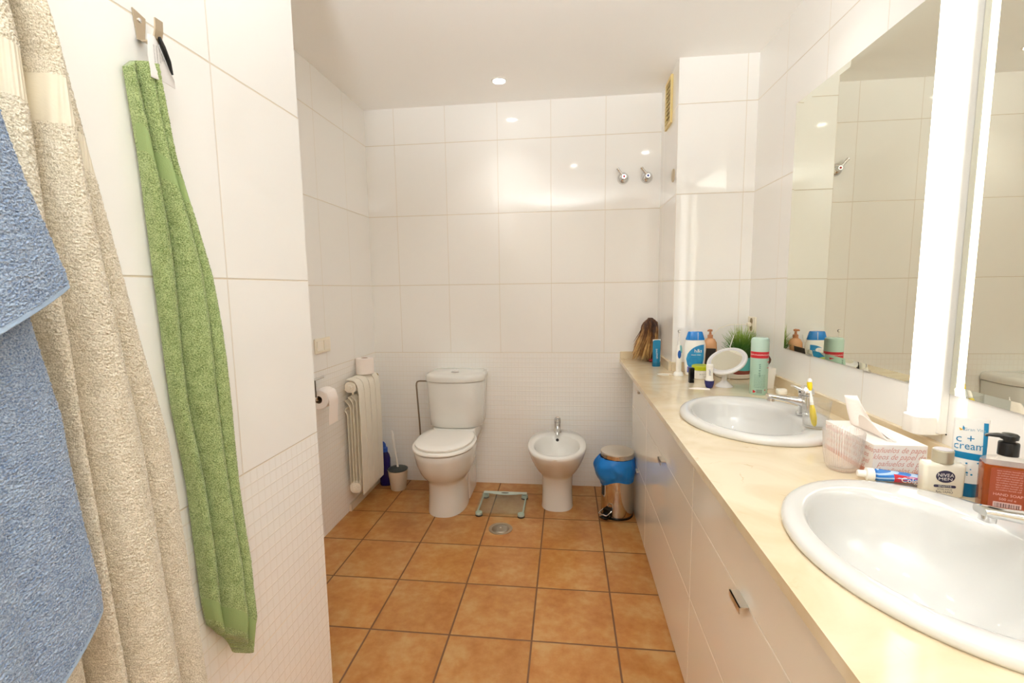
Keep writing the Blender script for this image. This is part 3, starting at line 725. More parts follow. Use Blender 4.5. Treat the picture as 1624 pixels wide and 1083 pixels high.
# ------------------------------------------------------------------ light switch on the left wall
m_ivory = mat('ivory_plastic', (238, 230, 212), 0.3)
t = thing('light_switch', 'double ivory light switch plate on the left wall', 'switch', (XL, 2.352, 1.033))
k = MB(); k.box(0.0002, 0.009, -0.078, 0.078, -0.040, 0.040); k.build('plate', m_ivory, t, bevel=0.003)
for yy, nm in ((-0.035, 'rocker'), (0.035, 'rocker')):
    k = MB(); k.box(0.009, 0.0125, yy-0.029, yy+0.029, -0.026, 0.026); k.build(nm, mat('ivory_rocker', (243, 236, 222), 0.25), t, bevel=0.001)

# ------------------------------------------------------------------ toilet brush and cleaner bottle
bx, by = -1.118, 2.900
t = thing('brush_holder', 'pale beige toilet brush holder on the floor in the left corner', 'brush holder', (bx, by, 0))
MB().lathe([(0.047, 0), (0.050, 0.004), (0.064, 0.128), (0.066, 0.133), (0.063, 0.133), (0.058, 0.10)], 40, cap1=True).build('pot', mat('beige_plastic', (222, 212, 194), 0.4), t)
t = thing('toilet_brush', 'toilet brush with white handle and dark cap in the beige holder', 'toilet brush', (bx, by, 0.1345))
MB().lathe([(0.064, 0.0), (0.0655, 0.006), (0.050, 0.013), (0.018, 0.018)], 40).build('splash_cap', mat('anthracite', (58, 62, 60), 0.3), t)
MB().tube([(0.0, 0, 0.016), (-0.008, 0, 0.08), (-0.020, 0, 0.16), (-0.028, 0, 0.235), (-0.031, 0, 0.262)], [0.007, 0.006, 0.0075, 0.0095, 0.006], 14).build('handle', m_white, t)
t = thing('cleaner_bottle', 'dark blue cleaner bottle with duck neck standing in the left corner', 'bottle', (-1.226, 2.952, 0))
m_db = mat('dark_blue_bottle', (34, 24, 92), 0.15)
MB().loft([se_ring(0, 0, z, rx, ry, 32, 2.6) for z, rx, ry in ((0, 0.034, 0.022), (0.01, 0.038, 0.025), (0.07, 0.038, 0.025), (0.10, 0.033, 0.022), (0.13, 0.036, 0.024), (0.19, 0.037, 0.025), (0.215, 0.030, 0.022), (0.235, 0.018, 0.017))]).build('bottle', m_db, t, angle=60)
k = MB(); k.lathe([(0.021, 0.2355), (0.021, 0.262), (0.018, 0.265)], 24); k.tube([(0, 0, 0.262), (0, 0, 0.285), (-0.006, -0.003, 0.298), (-0.018, -0.008, 0.305)], [0.012, 0.010, 0.008, 0.006], 14); k.build('cap', mat('cap_blue', (50, 90, 180), 0.3), t)

# ------------------------------------------------------------------ two stop valves on the back wall
def valve(x, z, dot, label):
    t = thing('wall_valve', label, 'tap', (x, YB, z), group='stop valves on the back wall')
    A = Matrix.Rotation(pi/2, 4, 'X')
    k = MB(); k.lathe([(0.036, 0.0003), (0.036, 0.004), (0.030, 0.016), (0.020, 0.026), (0.017, 0.028)], 36); k.xf(A); k.build('rose', m_chrome, t)
    k = MB(); k.lathe([(0.0165, 0.0285), (0.0165, 0.052), (0.013, 0.056)], 28); k.xf(A); b = k.build('hub', m_chrome, t)
    k = MB(); k.tube([(0.0, -0.044, 0.0), (-0.02, -0.047, 0.025), (-0.040, -0.054, 0.050)], [0.0085, 0.008, 0.009], 14); k.build('lever', m_chrome, t)
    k = MB(); k.lathe([(0.006, 0.0562), (0.006, 0.0572)], 16); k.xf(A); k.build('colour_dot', dot, b)
valve(0.345, 1.985, mat('red_dot', (190, 30, 30), 0.4), 'chrome lever valve with a red dot high on the back wall')
valve(0.487, 1.985, mat('blue_dot', (40, 60, 150), 0.4), 'chrome lever valve with a blue dot high on the back wall')

# ------------------------------------------------------------------ vent grille and cover disc on the column side
t = thing('vent_grille', 'yellowed plastic air vent grille high on the side of the tiled column', 'vent', (XK, 2.822, 2.33))
m_vy = mat('yellowed_plastic', (226, 204, 140), 0.4)
k = MB()
for y0_, y1_, z0_, z1_ in ((-0.075, -0.056, -0.125, 0.125), (0.056, 0.075, -0.125, 0.125), (-0.056, 0.056, -0.125, -0.106), (-0.056, 0.056, 0.106, 0.125)): k.box(-0.012, -0.0004, y0_, y1_, z0_, z1_)
k.build('frame', m_vy, t, smooth=False)
MB().box(-0.0025, -0.0006, -0.056, 0.056, -0.106, 0.106).build('backing', mat('vent_dark', (70, 52, 30), 0.8), t, smooth=False)
for i in range(9):
    zz = -0.094 + i*0.0235
    k = MB(); k.box(-0.011, -0.003, -0.0555, 0.0555, zz-0.0025, zz+0.0025); k.build('slat', m_vy, t, smooth=False)
k = MB(); k.lathe([(0.034, 0.0003), (0.034, 0.003), (0.031, 0.005)], 32); k.xf(Matrix.Translation((0,0,0)) @ Matrix.Rotation(-pi/2, 4, 'Y'))
o = k.build('cover_disc', mat('beige_cover', (206, 192, 164), 0.5)); o.location = (XK, 2.687, 1.912); tag(o, 'round beige cover disc on the column side below the vent', 'cover plate')

# ------------------------------------------------------------------ socket with plug and charger cable
t = thing('wall_socket', 'ivory double wall socket in the far right corner above the grass plant', 'socket', (XR, 2.560, 1.118))
k = MB(); k.box(-0.008, -0.0003, -0.050, 0.046, -0.040, 0.040); pl = k.build('plate', m_ivory, t, bevel=0.003)
for zz in (0.018, -0.018):
    k = MB(); k.lathe([(0.016, 0), (0.016, 0.0012), (0.013, 0.0006)], 24); k.xf(Matrix.Translation((-0.0081, -0.002, zz)) @ Matrix.Rotation(-pi/2, 4, 'Y')); k.build('socket_well', mat('socket_shade', (150, 130, 96), 0.5), pl)
t = thing('charger_cable', 'thin ivory charger cable plugged into the wall socket above the plant', 'cable', (XR-0.0095, 2.558, 1.118))
MB().box(-0.022, 0, -0.010, 0.010, -0.010, 0.010).build('plug', m_ivory, t, bevel=0.003)
MB().tube([(-0.022, 0, 0), (-0.06, 0.0, 0.0), (-0.10, 0.01, -0.002), (-0.15, 0.025, -0.02), (-0.19, 0.03, -0.07), (-0.20, 0.03, -0.16), (-0.20, 0.025, -0.253), (-0.23, 0.022, -0.2545)], 0.0016, 8).build('cord', m_ivory, t)

# ------------------------------------------------------------------ things on the worktop
def on(x, y, name, label, cat, rz=0, group=None, z=ZT): return thing(name, label, cat, (x, y, z+0.0003), rz, group)

# hair piece on a stand
def wig():
    t = on(0.500, 2.955, 'wig', 'long blond hairpiece with dark roots draped on the far corner of the worktop', 'wig')
    T = NT('blond_hair'); tc = T.n('ShaderNodeTexCoord'); sp = T.n('ShaderNodeSeparateXYZ'); T.link(tc.outputs['Object'], sp.inputs[0])
    nz = T.n('ShaderNodeTexNoise'); nz.inputs['Scale'].default_value = 35; T.link(tc.outputs['Object'], nz.inputs['Vector'])
    r = T.n('ShaderNodeValToRGB'); e = r.color_ramp.elements
    e[0].position = 0.22; e[0].color = srgb(206, 166, 104); e[1].position = 0.92; e[1].color = srgb(72, 40, 22)
    q = e.new(0.62); q.color = srgb(150, 104, 56); 
    zf = T.math('DIVIDE', sp.outputs[2], 0.27)
    T.link(T.math('ADD', zf, T.math('MULTIPLY', T.math('SUBTRACT', nz.outputs[0], 0.5), 0.9)), r.inputs[0])
    T.link(r.outputs[0], T.b.inputs['Base Color']); T.b.inputs['Roughness'].default_value = 0.42
    mh = T.M
    def tone(name, lo, mid, hi):
        M2 = mh.copy(); M2.name = name; ee = [q for q in M2.node_tree.nodes if q.type == 'VALTORGB'][0].color_ramp.elements
        for q, c_ in zip(ee, (lo, mid, hi)): q.color = srgb(*c_)
        return M2
    tones = [mh, tone('pale_blond_hair', (222, 186, 124), (190, 146, 88), (96, 58, 32)), tone('brown_hair', (150, 104, 58), (96, 58, 30), (52, 28, 16))]
    core = MB(); core.lathe([(0.02, 0.0), (0.022, 0.09), (0.032, 0.14), (0.042, 0.19), (0.044, 0.22), (0.034, 0.25), (0.012, 0.262)], 24, cx=0.012)
    core.build('inner_cap', mat('hair_base', (92, 58, 36), 0.7), t)
    rnd = random.Random(3); mb = MB()
    for i in range(420):
        a = ((i//9)*2.399963 + rnd.uniform(-0.22, 0.22)) % (2*pi); lay = rnd.uniform(0.0, 1)
        rr = 0.040 + 0.016*lay
        sx, sy = cos(a), sin(a)
        top = Vector((0.012 + 0.012*rnd.uniform(-1, 1), 0.010*rnd.uniform(-1, 1), 0.262+0.006*lay))
        left = max(0, -sx)
        endz = rnd.uniform(0.004, 0.05) if rnd.random() < 0.75 else rnd.uniform(0.05, 0.12)
        wav = rnd.uniform(-0.006, 0.006); ph = rnd.uniform(0, 6)
        P = [top]
        for k in range(1, 11):
            u = k/10
            rad = rr*sin(min(1, u*2.6)*pi/2) * (1 - 0.30*max(0, u-0.35)*(1-left))
            sweep = -0.050*max(0, u-0.4)**1.3*(0.5+left*1.1) * (1.4 if sx < 0.3 else 0.5)
            x = 0.012 + sx*rad + sweep + wav*sin(u*5+ph); y = sy*rad*0.9 + wav*cos(u*4+ph) - 0.012*u
            z = top.z + (endz-top.z)*(u**1.25)
            x = max(-0.105, min(0.052, x)); y = min(0.055, y)
            P.append(Vector((x, y, max(0.003, z))))
        th = rnd.uniform(0.0014, 0.0030); mb.cur = (i//9) % 3 if lay > 0.3 else 2
        mb.tube(P, [th]*9 + [th*0.6, th*0.15], 4, cap=False)
    mb.build('hair', tones, t, angle=80)
    k = MB(); k.tube([(0.0, -0.055, 0.012), (0.02, -0.056, 0.015), (0.04, -0.05, 0.012)], 0.010, 8); k.build('hair_tie', mat('dark_red_cloth', (130, 30, 30), 0.8), t)
wig()

def tube_standing(parent, w, d, h, cap_h, body_m, cap_m, cap_w=0.8, crimp=True):
    """squeeze tube standing on its cap"""
    rings = []
    for k in range(9):
        u = k/8; z = cap_h + 0.0005 + (h-cap_h)*u
        rings.append(se_ring(0, 0, z, w/2*(0.92+0.08*u), d/2*(1-u)**0.7 + 0.0012, 32, 2.0 + 1.5*u))
    b = MB(); b.loft(rings); body = b.build('body', body_m, parent, angle=60)
    c = MB(); c.loft([se_ring(0, 0, z, w/2*f*cap_w, d/2*f, 32, 2.2) for z, f in ((0, 0.96), (0.002, 1), (cap_h-0.003, 1.0), (cap_h, 0.97))]); c.build('cap', cap_m, parent, angle=50)
    return body
# blue tube by the hairpiece
t = on(0.516, 2.765, 'face_cream_tube', 'small blue and white squeeze tube standing on its cap beside the hairpiece', 'tube', rz=0.25)
m_tb = mat('teal_blue_print', (24, 126, 170), 0.3)
b = tube_standing(t, 0.046, 0.034, 0.155, 0.024, m_tb, mat('tube_cap_blue', (16, 108, 150), 0.3), 1.0)
k = MB(); k.loft([[(x, y, z) for x, y in rrect(0.047, 0.0035, 0.001, 2)] for z in (0.146, 0.1565)]); k.build('crimp', m_white, b)
k = MB(); k.box(0.008, 0.0205, -0.0125, -0.0115, 0.03, 0.10); k.xf(Matrix.Rotation(-0.07, 4, 'X')); k.build('white_panel', m_white, b)
k = MB(); text_into(k, 'SENSITIVE', 0.013, lambda x, y: (-0.004 - y, -0.0178+0.0135*((x+0.02)/0.1), 0.075 + x)); k.build('lettering', m_white, b)

# electric toothbrush on charger
t = on(0.574, 2.475, 'electric_toothbrush', 'white and blue electric toothbrush standing on its charger in front of the column', 'toothbrush')
MB().lathe([(0.025, 0), (0.026, 0.004), (0.022, 0.016), (0.017, 0.02)], 32).build('charger_base', m_white, t)
h = MB(); h.loft([se_ring(0, 0, z, r_, r_*0.95, 28, 2.0) for z, r_ in ((0.0205, 0.0135), (0.06, 0.0135), (0.09, 0.0145), (0.125, 0.0145), (0.150, 0.0125), (0.158, 0.009))])
hb = h.build('handle', m_white, t, angle=60)
k = MB(); k.loft([[(x*s_, -0.0136 - e_, 0.112 + z*s_) for x, z in [(0.0085*cos(2*pi*i/24), 0.022*sin(2*pi*i/24)) for i in range(24)]] for s_, e_ in ((1.0, -0.003), (0.95, 0.0012), (0.7, 0.002))]); k.build('power_button', mat('button_blue', (30, 90, 170), 0.3), hb, angle=60)
k = MB(); k.loft([se_ring(0.002, 0.001, z, r_, r_, 24, 2.0) for z, r_ in ((0.118, 0.0135), (0.125, 0.0146), (0.150, 0.0128), (0.1575, 0.0098))]); k.build('grip', mat('aqua_rubber', (130, 190, 190), 0.4), hb)
MB().lathe([(0.007, 0.1585), (0.006, 0.17), (0.0035, 0.205), (0.003, 0.225)], 18).build('brush_neck', m_white, t)
k = MB(); k.lathe([(0.0075, 0), (0.0075, 0.005)], 18); k.xf(Matrix.Translation((0, 0.002, 0.230)) @ Matrix.Rotation(pi/2, 4, 'X')); k.build('brush_head', mat('brush_head_grey', (90, 90, 90), 0.4), t)
k = MB(); k.lathe([(0.0065, 0), (0.006, 0.007)], 14); k.xf(Matrix.Translation((0, -0.003, 0.230)) @ Matrix.Rotation(pi/2, 4, 'X')); k.build('bristles', m_white, t)
k = MB(); pts = []
for i in range(30):
    u = i/29; a = -0.3 + u*5.4
    pts.append((-0.062 + 0.040*cos(a), 0.018 + 0.018*sin(a), 0.0022))
pts = [(-0.0225, 0.0, 0.004)] + pts
k.tube(pts, 0.0020, 8); k.build('cord', m_white, t)

# shampoo bottle
def shampoo():
    t = on(0.660, 2.505, 'shampoo_bottle', 'large white shampoo bottle with bright blue cap and blue label', 'bottle')
    def R(z, w, d=0.026, cx=0): return se_ring(cx, 0, z, w, d, 44, 2.4)
    prof = [(0.0, 0.042, 0.022), (0.004, 0.045, 0.025), (0.03, 0.0475, 0.027), (0.09, 0.052, 0.028), (0.13, 0.054, 0.028), (0.155, 0.053, 0.027), (0.175, 0.048, 0.025), (0.183, 0.044, 0.024)]
    MB().loft([R(z, w_, d_) for z, w_, d_ in prof]).build('bottle', mat('white_bottle', (244, 243, 240), 0.2), t, angle=60)
    def surf(x, z, lift=0.0006):
        # front surface of the bottle at width x and height z
        for a, b in zip(prof, prof[1:]):
            if a[0] <= z <= b[0]: u = (z-a[0])/(b[0]-a[0]); w_ = a[1]+(b[1]-a[1])*u; d_ = a[2]+(b[2]-a[2])*u; break
        f = max(0.0, 1-abs(x/w_)**2.4)**(1/2.4)
        return (x, -d_*f-lift, z)
    MB().loft([R(z, w_, d_) for z, w_, d_ in ((0.1835, 0.046, 0.025), (0.186, 0.0465, 0.025), (0.222, 0.036, 0.021), (0.2255, 0.033, 0.019))]).build('cap', mat('cap_bright_blue', (28, 130, 216), 0.2), t, angle=45)
    k = MB(); k.loft([[(0.008+0.001*s_, -0.0265+j*0.0035+q_, 0.186+j*0.037) for s_, q_ in ((-1, 0), (1, 0), (1, 0.001), (-1, 0.001))] for j in (0, 1)]); k.build('cap_line', m_white, t)
    # label: shield shape, pointed at the upper right
    def label(x0, x1, zt, zb, name, m_, lift, par):
        k = MB(); nx, nz_ = 16, 14; vs = []; fs = []
        for i in range(nx+1):
            x = x0 + (x1-x0)*i/nx; u = i/nx
            top = zt(u); bot = zb(u)
            for j in range(nz_+1): vs.append(surf(x, bot + (top-bot)*j/nz_, lift))
        for i in range(nx):
            for j in range(nz_): a = i*(nz_+1)+j; fs.append((a, a+nz_+1, a+nz_+2, a+1))
        k.add(vs, fs); return k.build(name, m_, par, angle=80)
    T = NT('label_blue_gradient_print'); tc = T.n('ShaderNodeTexCoord'); sp = T.n('ShaderNodeSeparateXYZ'); T.link(tc.outputs['Object'], sp.inputs[0])
    wv = T.n('ShaderNodeTexNoise'); wv.inputs['Scale'].default_value = 30; T.link(tc.outputs['Object'], wv.inputs['Vector'])
    T.link(T.mix(wv.outputs[0], srgb(10, 90, 180), srgb(60, 180, 225)), T.b.inputs['Base Color']); T.b.inputs['Roughness'].default_value = 0.25
    lb = label(-0.046, 0.040, lambda u: 0.085 + 0.075*sqrt(max(0, 1-(1-u)**2)), lambda u: 0.085 - 0.058*sqrt(max(0, 1-(2*u-1)**2)), 'label', T.M, 0.0007, t)
    k = MB(); text_into(k, 'h&s', 0.026, lambda x, y: surf(0.010+x, 0.128+y, 0.0012)); 
    text_into(k, 'classic clean', 0.010, lambda x, y: surf(0.0+x, 0.108+y, 0.0012)); text_into(k, 'shampoo', 0.010, lambda x, y: surf(0.0+x, 0.055+y, 0.0012)); k.build('lettering', m_white, lb)
    k = label(-0.040, 0.004, lambda u: 0.046, lambda u: 0.006+0.01*(1-u), 'lower_label', mat('violet_label', (110, 120, 190), 0.3), 0.0009, t)
shampoo()

# peach pump bottle
t = on(0.745, 2.540, 'pump_bottle', 'peach pump bottle with dark label behind the green-lidded jar', 'bottle')
m_pe = mat('peach_plastic', (214, 160, 116), 0.25)
b = MB().loft([se_ring(0, 0, z, w_, d_, 36, 2.8) for z, w_, d_ in ((0, 0.031, 0.020), (0.004, 0.034, 0.022), (0.14, 0.034, 0.022), (0.165, 0.032, 0.021), (0.183, 0.022, 0.016), (0.188, 0.013, 0.013))]).build('bottle', m_pe, t, angle=60)
k = MB(); k.loft([[(x, -0.0227-e_, z) for x, z in ((-0.030, 0.03), (0.024, 0.03), (0.024, 0.135), (-0.024, 0.137))] for e_ in (0, 0.0006)]); lb = k.build('label', mat('dark_label', (48, 40, 36), 0.4), b)
k = MB(); k.loft([[(x, -0.0236-e_, z) for x, z in ((0.010, 0.04), (0.024, 0.04), (0.024, 0.07), (0.010, 0.07))] for e_ in (0, 0.0004)]); k.build('red_patch', m_red, lb)
k = MB(); k.lathe([(0.0135, 0.1885), (0.0135, 0.205), (0.007, 0.207), (0.005, 0.222), (0.010, 0.223), (0.011, 0.232), (0.004, 0.235)], 20); k.tube([(0, 0, 0.229), (-0.010, -0.006, 0.229), (-0.015, -0.008, 0.226)], [0.006, 0.005, 0.004], 10); k.build('pump', mat('peach_pump', (196, 134, 96), 0.3), t)

# artificial grass in a pot, standing on a round white dish
t = on(0.842, 2.465, 'round_dish', 'round white plastic dish under the grass plant', 'dish')
MB().lathe([(0.080, 0), (0.088, 0.004), (0.089, 0.022), (0.086, 0.0235), (0.083, 0.010), (0.02, 0.008)], 48).build('dish', mat('dish_white', (232, 226, 214), 0.35), t)
t = thing('grass_plant', 'small artificial green grass plant in a turquoise pot in the corner', 'plant', (0.884, 2.478, ZT+0.0105))
MB().lathe([(0.036, 0), (0.038, 0.004), (0.041, 0.022)], 32).build('pot_base', mat('pot_red_brown', (150, 74, 56), 0.6), t)
MB().lathe([(0.041, 0.0222), (0.047, 0.085), (0.048, 0.088), (0.045, 0.088), (0.043, 0.075)], 32).build('pot', mat('turquoise_pot', (96, 186, 186), 0.4), t)
T = NT('grass_green'); tc = T.n('ShaderNodeTexCoord'); sp = T.n('ShaderNodeSeparateXYZ'); T.link(tc.outputs['Object'], sp.inputs[0])
r_ = T.n('ShaderNodeValToRGB'); e = r_.color_ramp.elements; e[0].position = 0.30; e[0].color = srgb(30, 62, 20); e[1].position = 0.95; e[1].color = srgb(156, 180, 62); q = e.new(0.6); q.color = srgb(66, 110, 34)
T.link(T.math('DIVIDE', sp.outputs[2], 0.25), r_.inputs[0]); T.link(r_.outputs[0], T.b.inputs['Base Color']); T.b.inputs['Roughness'].default_value = 0.5
rnd = random.Random(5); mb = MB()
for i in range(330):
    a = rnd.uniform(0, 2*pi); ro = 0.036*sqrt(rnd.random()); x0, y0 = ro*cos(a), ro*sin(a)
    lean = rnd.uniform(0.006, 0.075)*(0.4+ro/0.036); h_ = rnd.uniform(0.12, 0.195) - lean*0.45; b_ = rnd.uniform(-0.5, 0.5)
    P = []
    for k in range(6):
        u = k/5; P.append((x0+lean*u**1.8*cos(a+b_*u), y0+lean*u**1.8*sin(a+b_*u), 0.075 + h_*u - 0.3*lean*u**3))
    P = [(max(-0.08, min(XR-0.884-0.018, x)), min(YK-2.478-0.018, y), z) for x, y, z in P]
    mb.tube(P, [0.0013, 0.0014, 0.0013, 0.0011, 0.0008, 0.0002], 3, cap=False)
mb.build('grass_blades', T.M, t, angle=80)
o = MB().tube([(0, 0, 0), (-0.002, 0, 0.06), (-0.004, 0.0, 0.10), (0.0015, 0, 0.115), (-0.003, 0, 0.128), (-0.002, 0, 0.165), (0.004, 0, 0.188), (0.011, 0, 0.212), (0.013, 0, 0.222)], 0.0022, 8).build('white_wire', m_white)
o.location = (0.786, 2.352, ZT+0.002); tag(o, 'thin crooked white wire standing up behind the round makeup mirror', 'wire')

# makeup mirror on a suction foot
def makeup_mirror():
    t = on(0.718, 2.215, 'makeup_mirror', 'small round tilted makeup mirror on a suction foot near the far washbasin', 'mirror')
    m_cl = mat('frosted_white', (226, 224, 224), 0.25)
    MB().lathe([(0.038, 0), (0.036, 0.004), (0.022, 0.016), (0.012, 0.026)], 32).build('suction_foot', m_cl, t)
    MB().lathe([(0.0115, 0.0262), (0.0105, 0.05), (0.014, 0.060), (0.012, 0.070), (0.004, 0.074)], 20).build('neck', m_cl, t)
    M = Matrix.Translation((0.008, 0.0, 0.117)) @ Matrix.Rotation(math.radians(-28), 4, 'Y') @ Matrix.Rotation(math.radians(24), 4, 'X')
    k = MB(); k.lathe([(0.02, -0.016), (0.07, -0.012), (0.086, -0.006), (0.089, 0.0), (0.087, 0.005), (0.083, 0.007), (0.078, 0.006)], 56, cap1=False); k.xf(M); fr = k.build('frame', m_cl, t, angle=60)
    k = MB(); k.lathe([(0.0775, 0.0058), (0.067, 0.0058)], 56, cap0=False, cap1=False); k.xf(M); k.build('light_ring', mat('frosted_ring', (206, 204, 204), 0.4), fr)
    k = MB(); k.lathe([(0.0668, 0.0055), (0.0668, 0.0060), (0.01, 0.0060)], 56); k.xf(M); k.build('glass', m_mirror, fr)
makeup_mirror()

o = MB().box(-0.011, 0.011, -0.010, 0.010, 0, 0.072).build('lipstick', m_black, bevel=0.001); o.location = (0.592, 2.292, ZT+0.0003); o.rotation_euler = (0,0,0.1)
tag(o, 'black lipstick tube standing in front of the blue shampoo label', 'lipstick')
t = on(0.668, 2.408, 'cream_jar', 'white cream jar with lime green lid in front of the shampoo bottle', 'jar')
MB().lathe([(0.040, 0), (0.043, 0.003), (0.043, 0.042), (0.041, 0.044)], 40).build('jar', m_white, t)
MB().lathe([(0.0445, 0.0445), (0.0445, 0.063), (0.042, 0.066), (0.02, 0.067)], 40).build('lid', mat('lime_lid', (188, 196, 24), 0.3), t)
k = MB(); 
for i, s_ in enumerate(('BODY CREAM', 'hydra')): text_into(k, s_, 0.009, lambda x, y, i=i: (0.0437*sin((x+0.01)/0.0437), -0.0437*cos((x+0.01)/0.0437), 0.026 - i*0.011 + y))
k.build('lettering', mat('grey_print', (150, 150, 150), 0.5), t)
t = on(0.642, 2.178, 'roll_on_deodorant', 'white roll-on deodorant standing upside down on its dark blue cap', 'deodorant')
MB().lathe([(0.011, 0), (0.015, 0.003), (0.0205, 0.022), (0.021, 0.034)], 32).build('cap', m_dkblue, t)
b = MB().lathe([(0.018, 0.0343), (0.0155, 0.045), (0.0145, 0.065), (0.016, 0.095), (0.016, 0.104), (0.013, 0.107)], 32).build('bottle', m_white, t)
k = MB(); text_into(k, 'pearl', 0.013, lambda x, y: (0.0164*sin(-y/0.0164-0.3), -0.0164*cos(-y/0.0164-0.3), 0.072 + x)); k.build('lettering', m_dkblue, b)
k = MB(); q = [(-0.045, 0.010), (0.0, 0.022), (0.045, 0.004), (0.040, -0.020), (0.01, -0.016), (-0.03, -0.008)]
k.loft([[(x, y, 0.0) for x, y in q], [(x, y, 0.0022) for x, y in q]]); o = k.build('paper_scrap', m_paper, smooth=False); o.location = (0.592, 2.150, ZT+0.0003); tag(o, 'small white scrap of paper lying flat beside the roll-on deodorant', 'paper')

# hairspray can
t = on(0.810, 2.068, 'spray_can', 'tall mint green spray can with red band behind the far washbasin', 'spray can')
m_mint = mat('mint_metal', (168, 200, 184), 0.3); 
b = MB().lathe([(0.0325, 0), (0.0345, 0.003), (0.0345, 0.155), (0.0345, 0.172), (0.031, 0.180)], 44).build('can', m_mint, t)
MB().lathe([(0.0348, 0.1825), (0.0348, 0.228), (0.033, 0.236), (0.028, 0.240), (0.008, 0.2405)], 44).build('cap', mat('mint_cap', (186, 212, 198), 0.22), t)
def cyl(R_, a0, z0): return lambda x, y: (R_*sin(x/R_+a0), -R_*cos(x/R_+a0), z0+y)
k = MB(); k.lathe([(0.0349, 0.156), (0.0349, 0.183)], 44, cap0=False, cap1=False); rb = k.build('red_band', m_red, t)
k = MB()
for a0 in (-0.9, 0.1, 1.1, 2.3, 3.5): text_into(k, 'HAIRSPRAY', 0.007, cyl(0.0352, a0-0.35, 0.170))
k.build('lettering', m_white, rb)
k = MB(); text_into(k, 'sanft & stark', 0.011, lambda x, y: (0.0349*sin(-y/0.0349-0.30), -0.0349*cos(-y/0.0349-0.30), 0.105 + x)); 
for i in range(9): text_into(k, 'extra strong hold styling spray'[i % 3:24 + i % 3], 0.0048, cyl(0.0349, 0.1-0.35, 0.085 - i*0.0065))
k.build('lettering', mat('dark_green_print', (50, 90, 80), 0.5), b)
k = MB()
for x_ in range(14):
    a = -0.55 + x_*0.042; R_ = 0.0349
    if x_ % 3 != 2: k.add([(R_*sin(a), -R_*cos(a), 0.008), (R_*sin(a+0.025), -R_*cos(a+0.025), 0.008), (R_*sin(a+0.025), -R_*cos(a+0.025), 0.024), (R_*sin(a), -R_*cos(a), 0.024)], [(0,1,2,3)])
k.build('barcode', mat('barcode_brown', (90, 60, 60), 0.5), b)
k = MB()
for a0, zc_, hh, ww in ((0.55, 0.14, 0.008, 0.5), (0.5, 0.115, 0.004, 0.5), (-1.0, 0.014, 0.012, 0.35), (0.35, 0.022, 0.006, 0.15)):
    n_ = 8; R_ = 0.0350
    vs = []
    for i in range(n_+1):
        a = a0 + ww*i/n_; hz = hh*(i/n_) if ww > 0.2 and zc_ > 0.05 else hh*cos(i/n_*1.4)
        vs += [(R_*sin(a), -R_*cos(a), zc_-hz*0.5), (R_*sin(a), -R_*cos(a), zc_+hz*0.5+0.0004)]
    k.add(vs, [(2*i, 2*i+2, 2*i+3, 2*i+1) for i in range(n_)])
k.build('red_marks', m_red, b)

# tall white cup with brown brush
t = on(0.893, 2.190, 'brush_cup', 'tall white square cup behind the mint spray can', 'cup')
k = MB(); k.loft([[(x, y, z) for x, y in rrect(w_, w_, 0.008, 4)] for z, w_ in ((0, 0.046), (0.09, 0.056), (0.092, 0.055), (0.090, 0.050), (0.01, 0.042))], True, True); k.build('cup', mat('cup_white', (238, 234, 224), 0.3), t, angle=50)
t = thing('hairbrush', 'dark brown brush head sticking out of the tall white cup', 'brush', (0.890, 2.190, ZT+0.0115))
MB().tube([(0, 0, 0), (0.002, 0, 0.05), (0.0, 0, 0.09)], 0.005, 10).build('handle', m_dark, t)
k = MB(); k.loft([[(x-0.004, y, z) for x, y in rrect(w_, 0.018, 0.006, 4)] for z, w_ in ((0.0905, 0.014), (0.105, 0.036), (0.118, 0.040), (0.132, 0.026), (0.140, 0.008))]); k.build('brush_head', mat('brown_wood', (84, 52, 38), 0.5), t, angle=50)
# soap bar
o = MB().loft([[(x, y, z) for x, y in rrect(0.040*f, 0.030*f, 0.008*f, 5)] for z, f in ((0, 0.9), (0.004, 1), (0.017, 1), (0.022, 0.88))]).build('soap_bar', mat('soap', (246, 242, 232), 0.4), angle=50); o.location = (0.903, 2.065, ZT+0.0003)
tag(o, 'small white bar of soap on the worktop behind the far tap', 'soap')

# clear glass with yellow toothbrush
GX, GY = 0.756, 1.495
zr = ZT+0.0245
t = thing('drinking_glass', 'clear drinking glass holding a yellow toothbrush on the far washbasin rim', 'glass', (GX, GY, zr))
MB().lathe([(0.031, 0), (0.033, 0.002), (0.0395, 0.084), (0.0393, 0.085), (0.0380, 0.084), (0.0315, 0.008), (0.028, 0.006)], 48, cap0=True, cap1=True).build('glass', m_glass, t, angle=70)
t = thing('toothbrush', 'yellow and white manual toothbrush standing in the clear glass', 'toothbrush', (GX, GY, zr+0.0085))
m_y = mat('yellow_rubber', (236, 208, 20), 0.35)
A, Bp = Vector((-0.012, -0.020, 0.0)), Vector((-0.014, 0.024, 0.138))
def tb(u, off=0.0): return tuple(A + (Bp-A)*u + Vector((0.0, -off, 0)))
MB().tube([tb(0.0), tb(0.05), tb(0.18), tb(0.34), tb(0.44)], [0.003, 0.0070, 0.0095, 0.0080, 0.0055], 14).build('grip', m_y, t)
MB().tube([tb(0.445), tb(0.55), tb(0.68), tb(0.74)], [0.0052, 0.0050, 0.0030, 0.0028], 12).build('neck', m_white, t)
k = MB(); k.tube([tb(0.745), tb(0.80), tb(0.90), tb(0.95)], [0.0035, 0.0065, 0.0075, 0.005], 12); k.build('head', m_y, t)
k = MB(); k.tube([tb(0.93, 0.004), tb(0.97, 0.004), tb(1.0, 0.003)], [0.006, 0.0065, 0.004], 12); k.build('bristles', m_white, t)

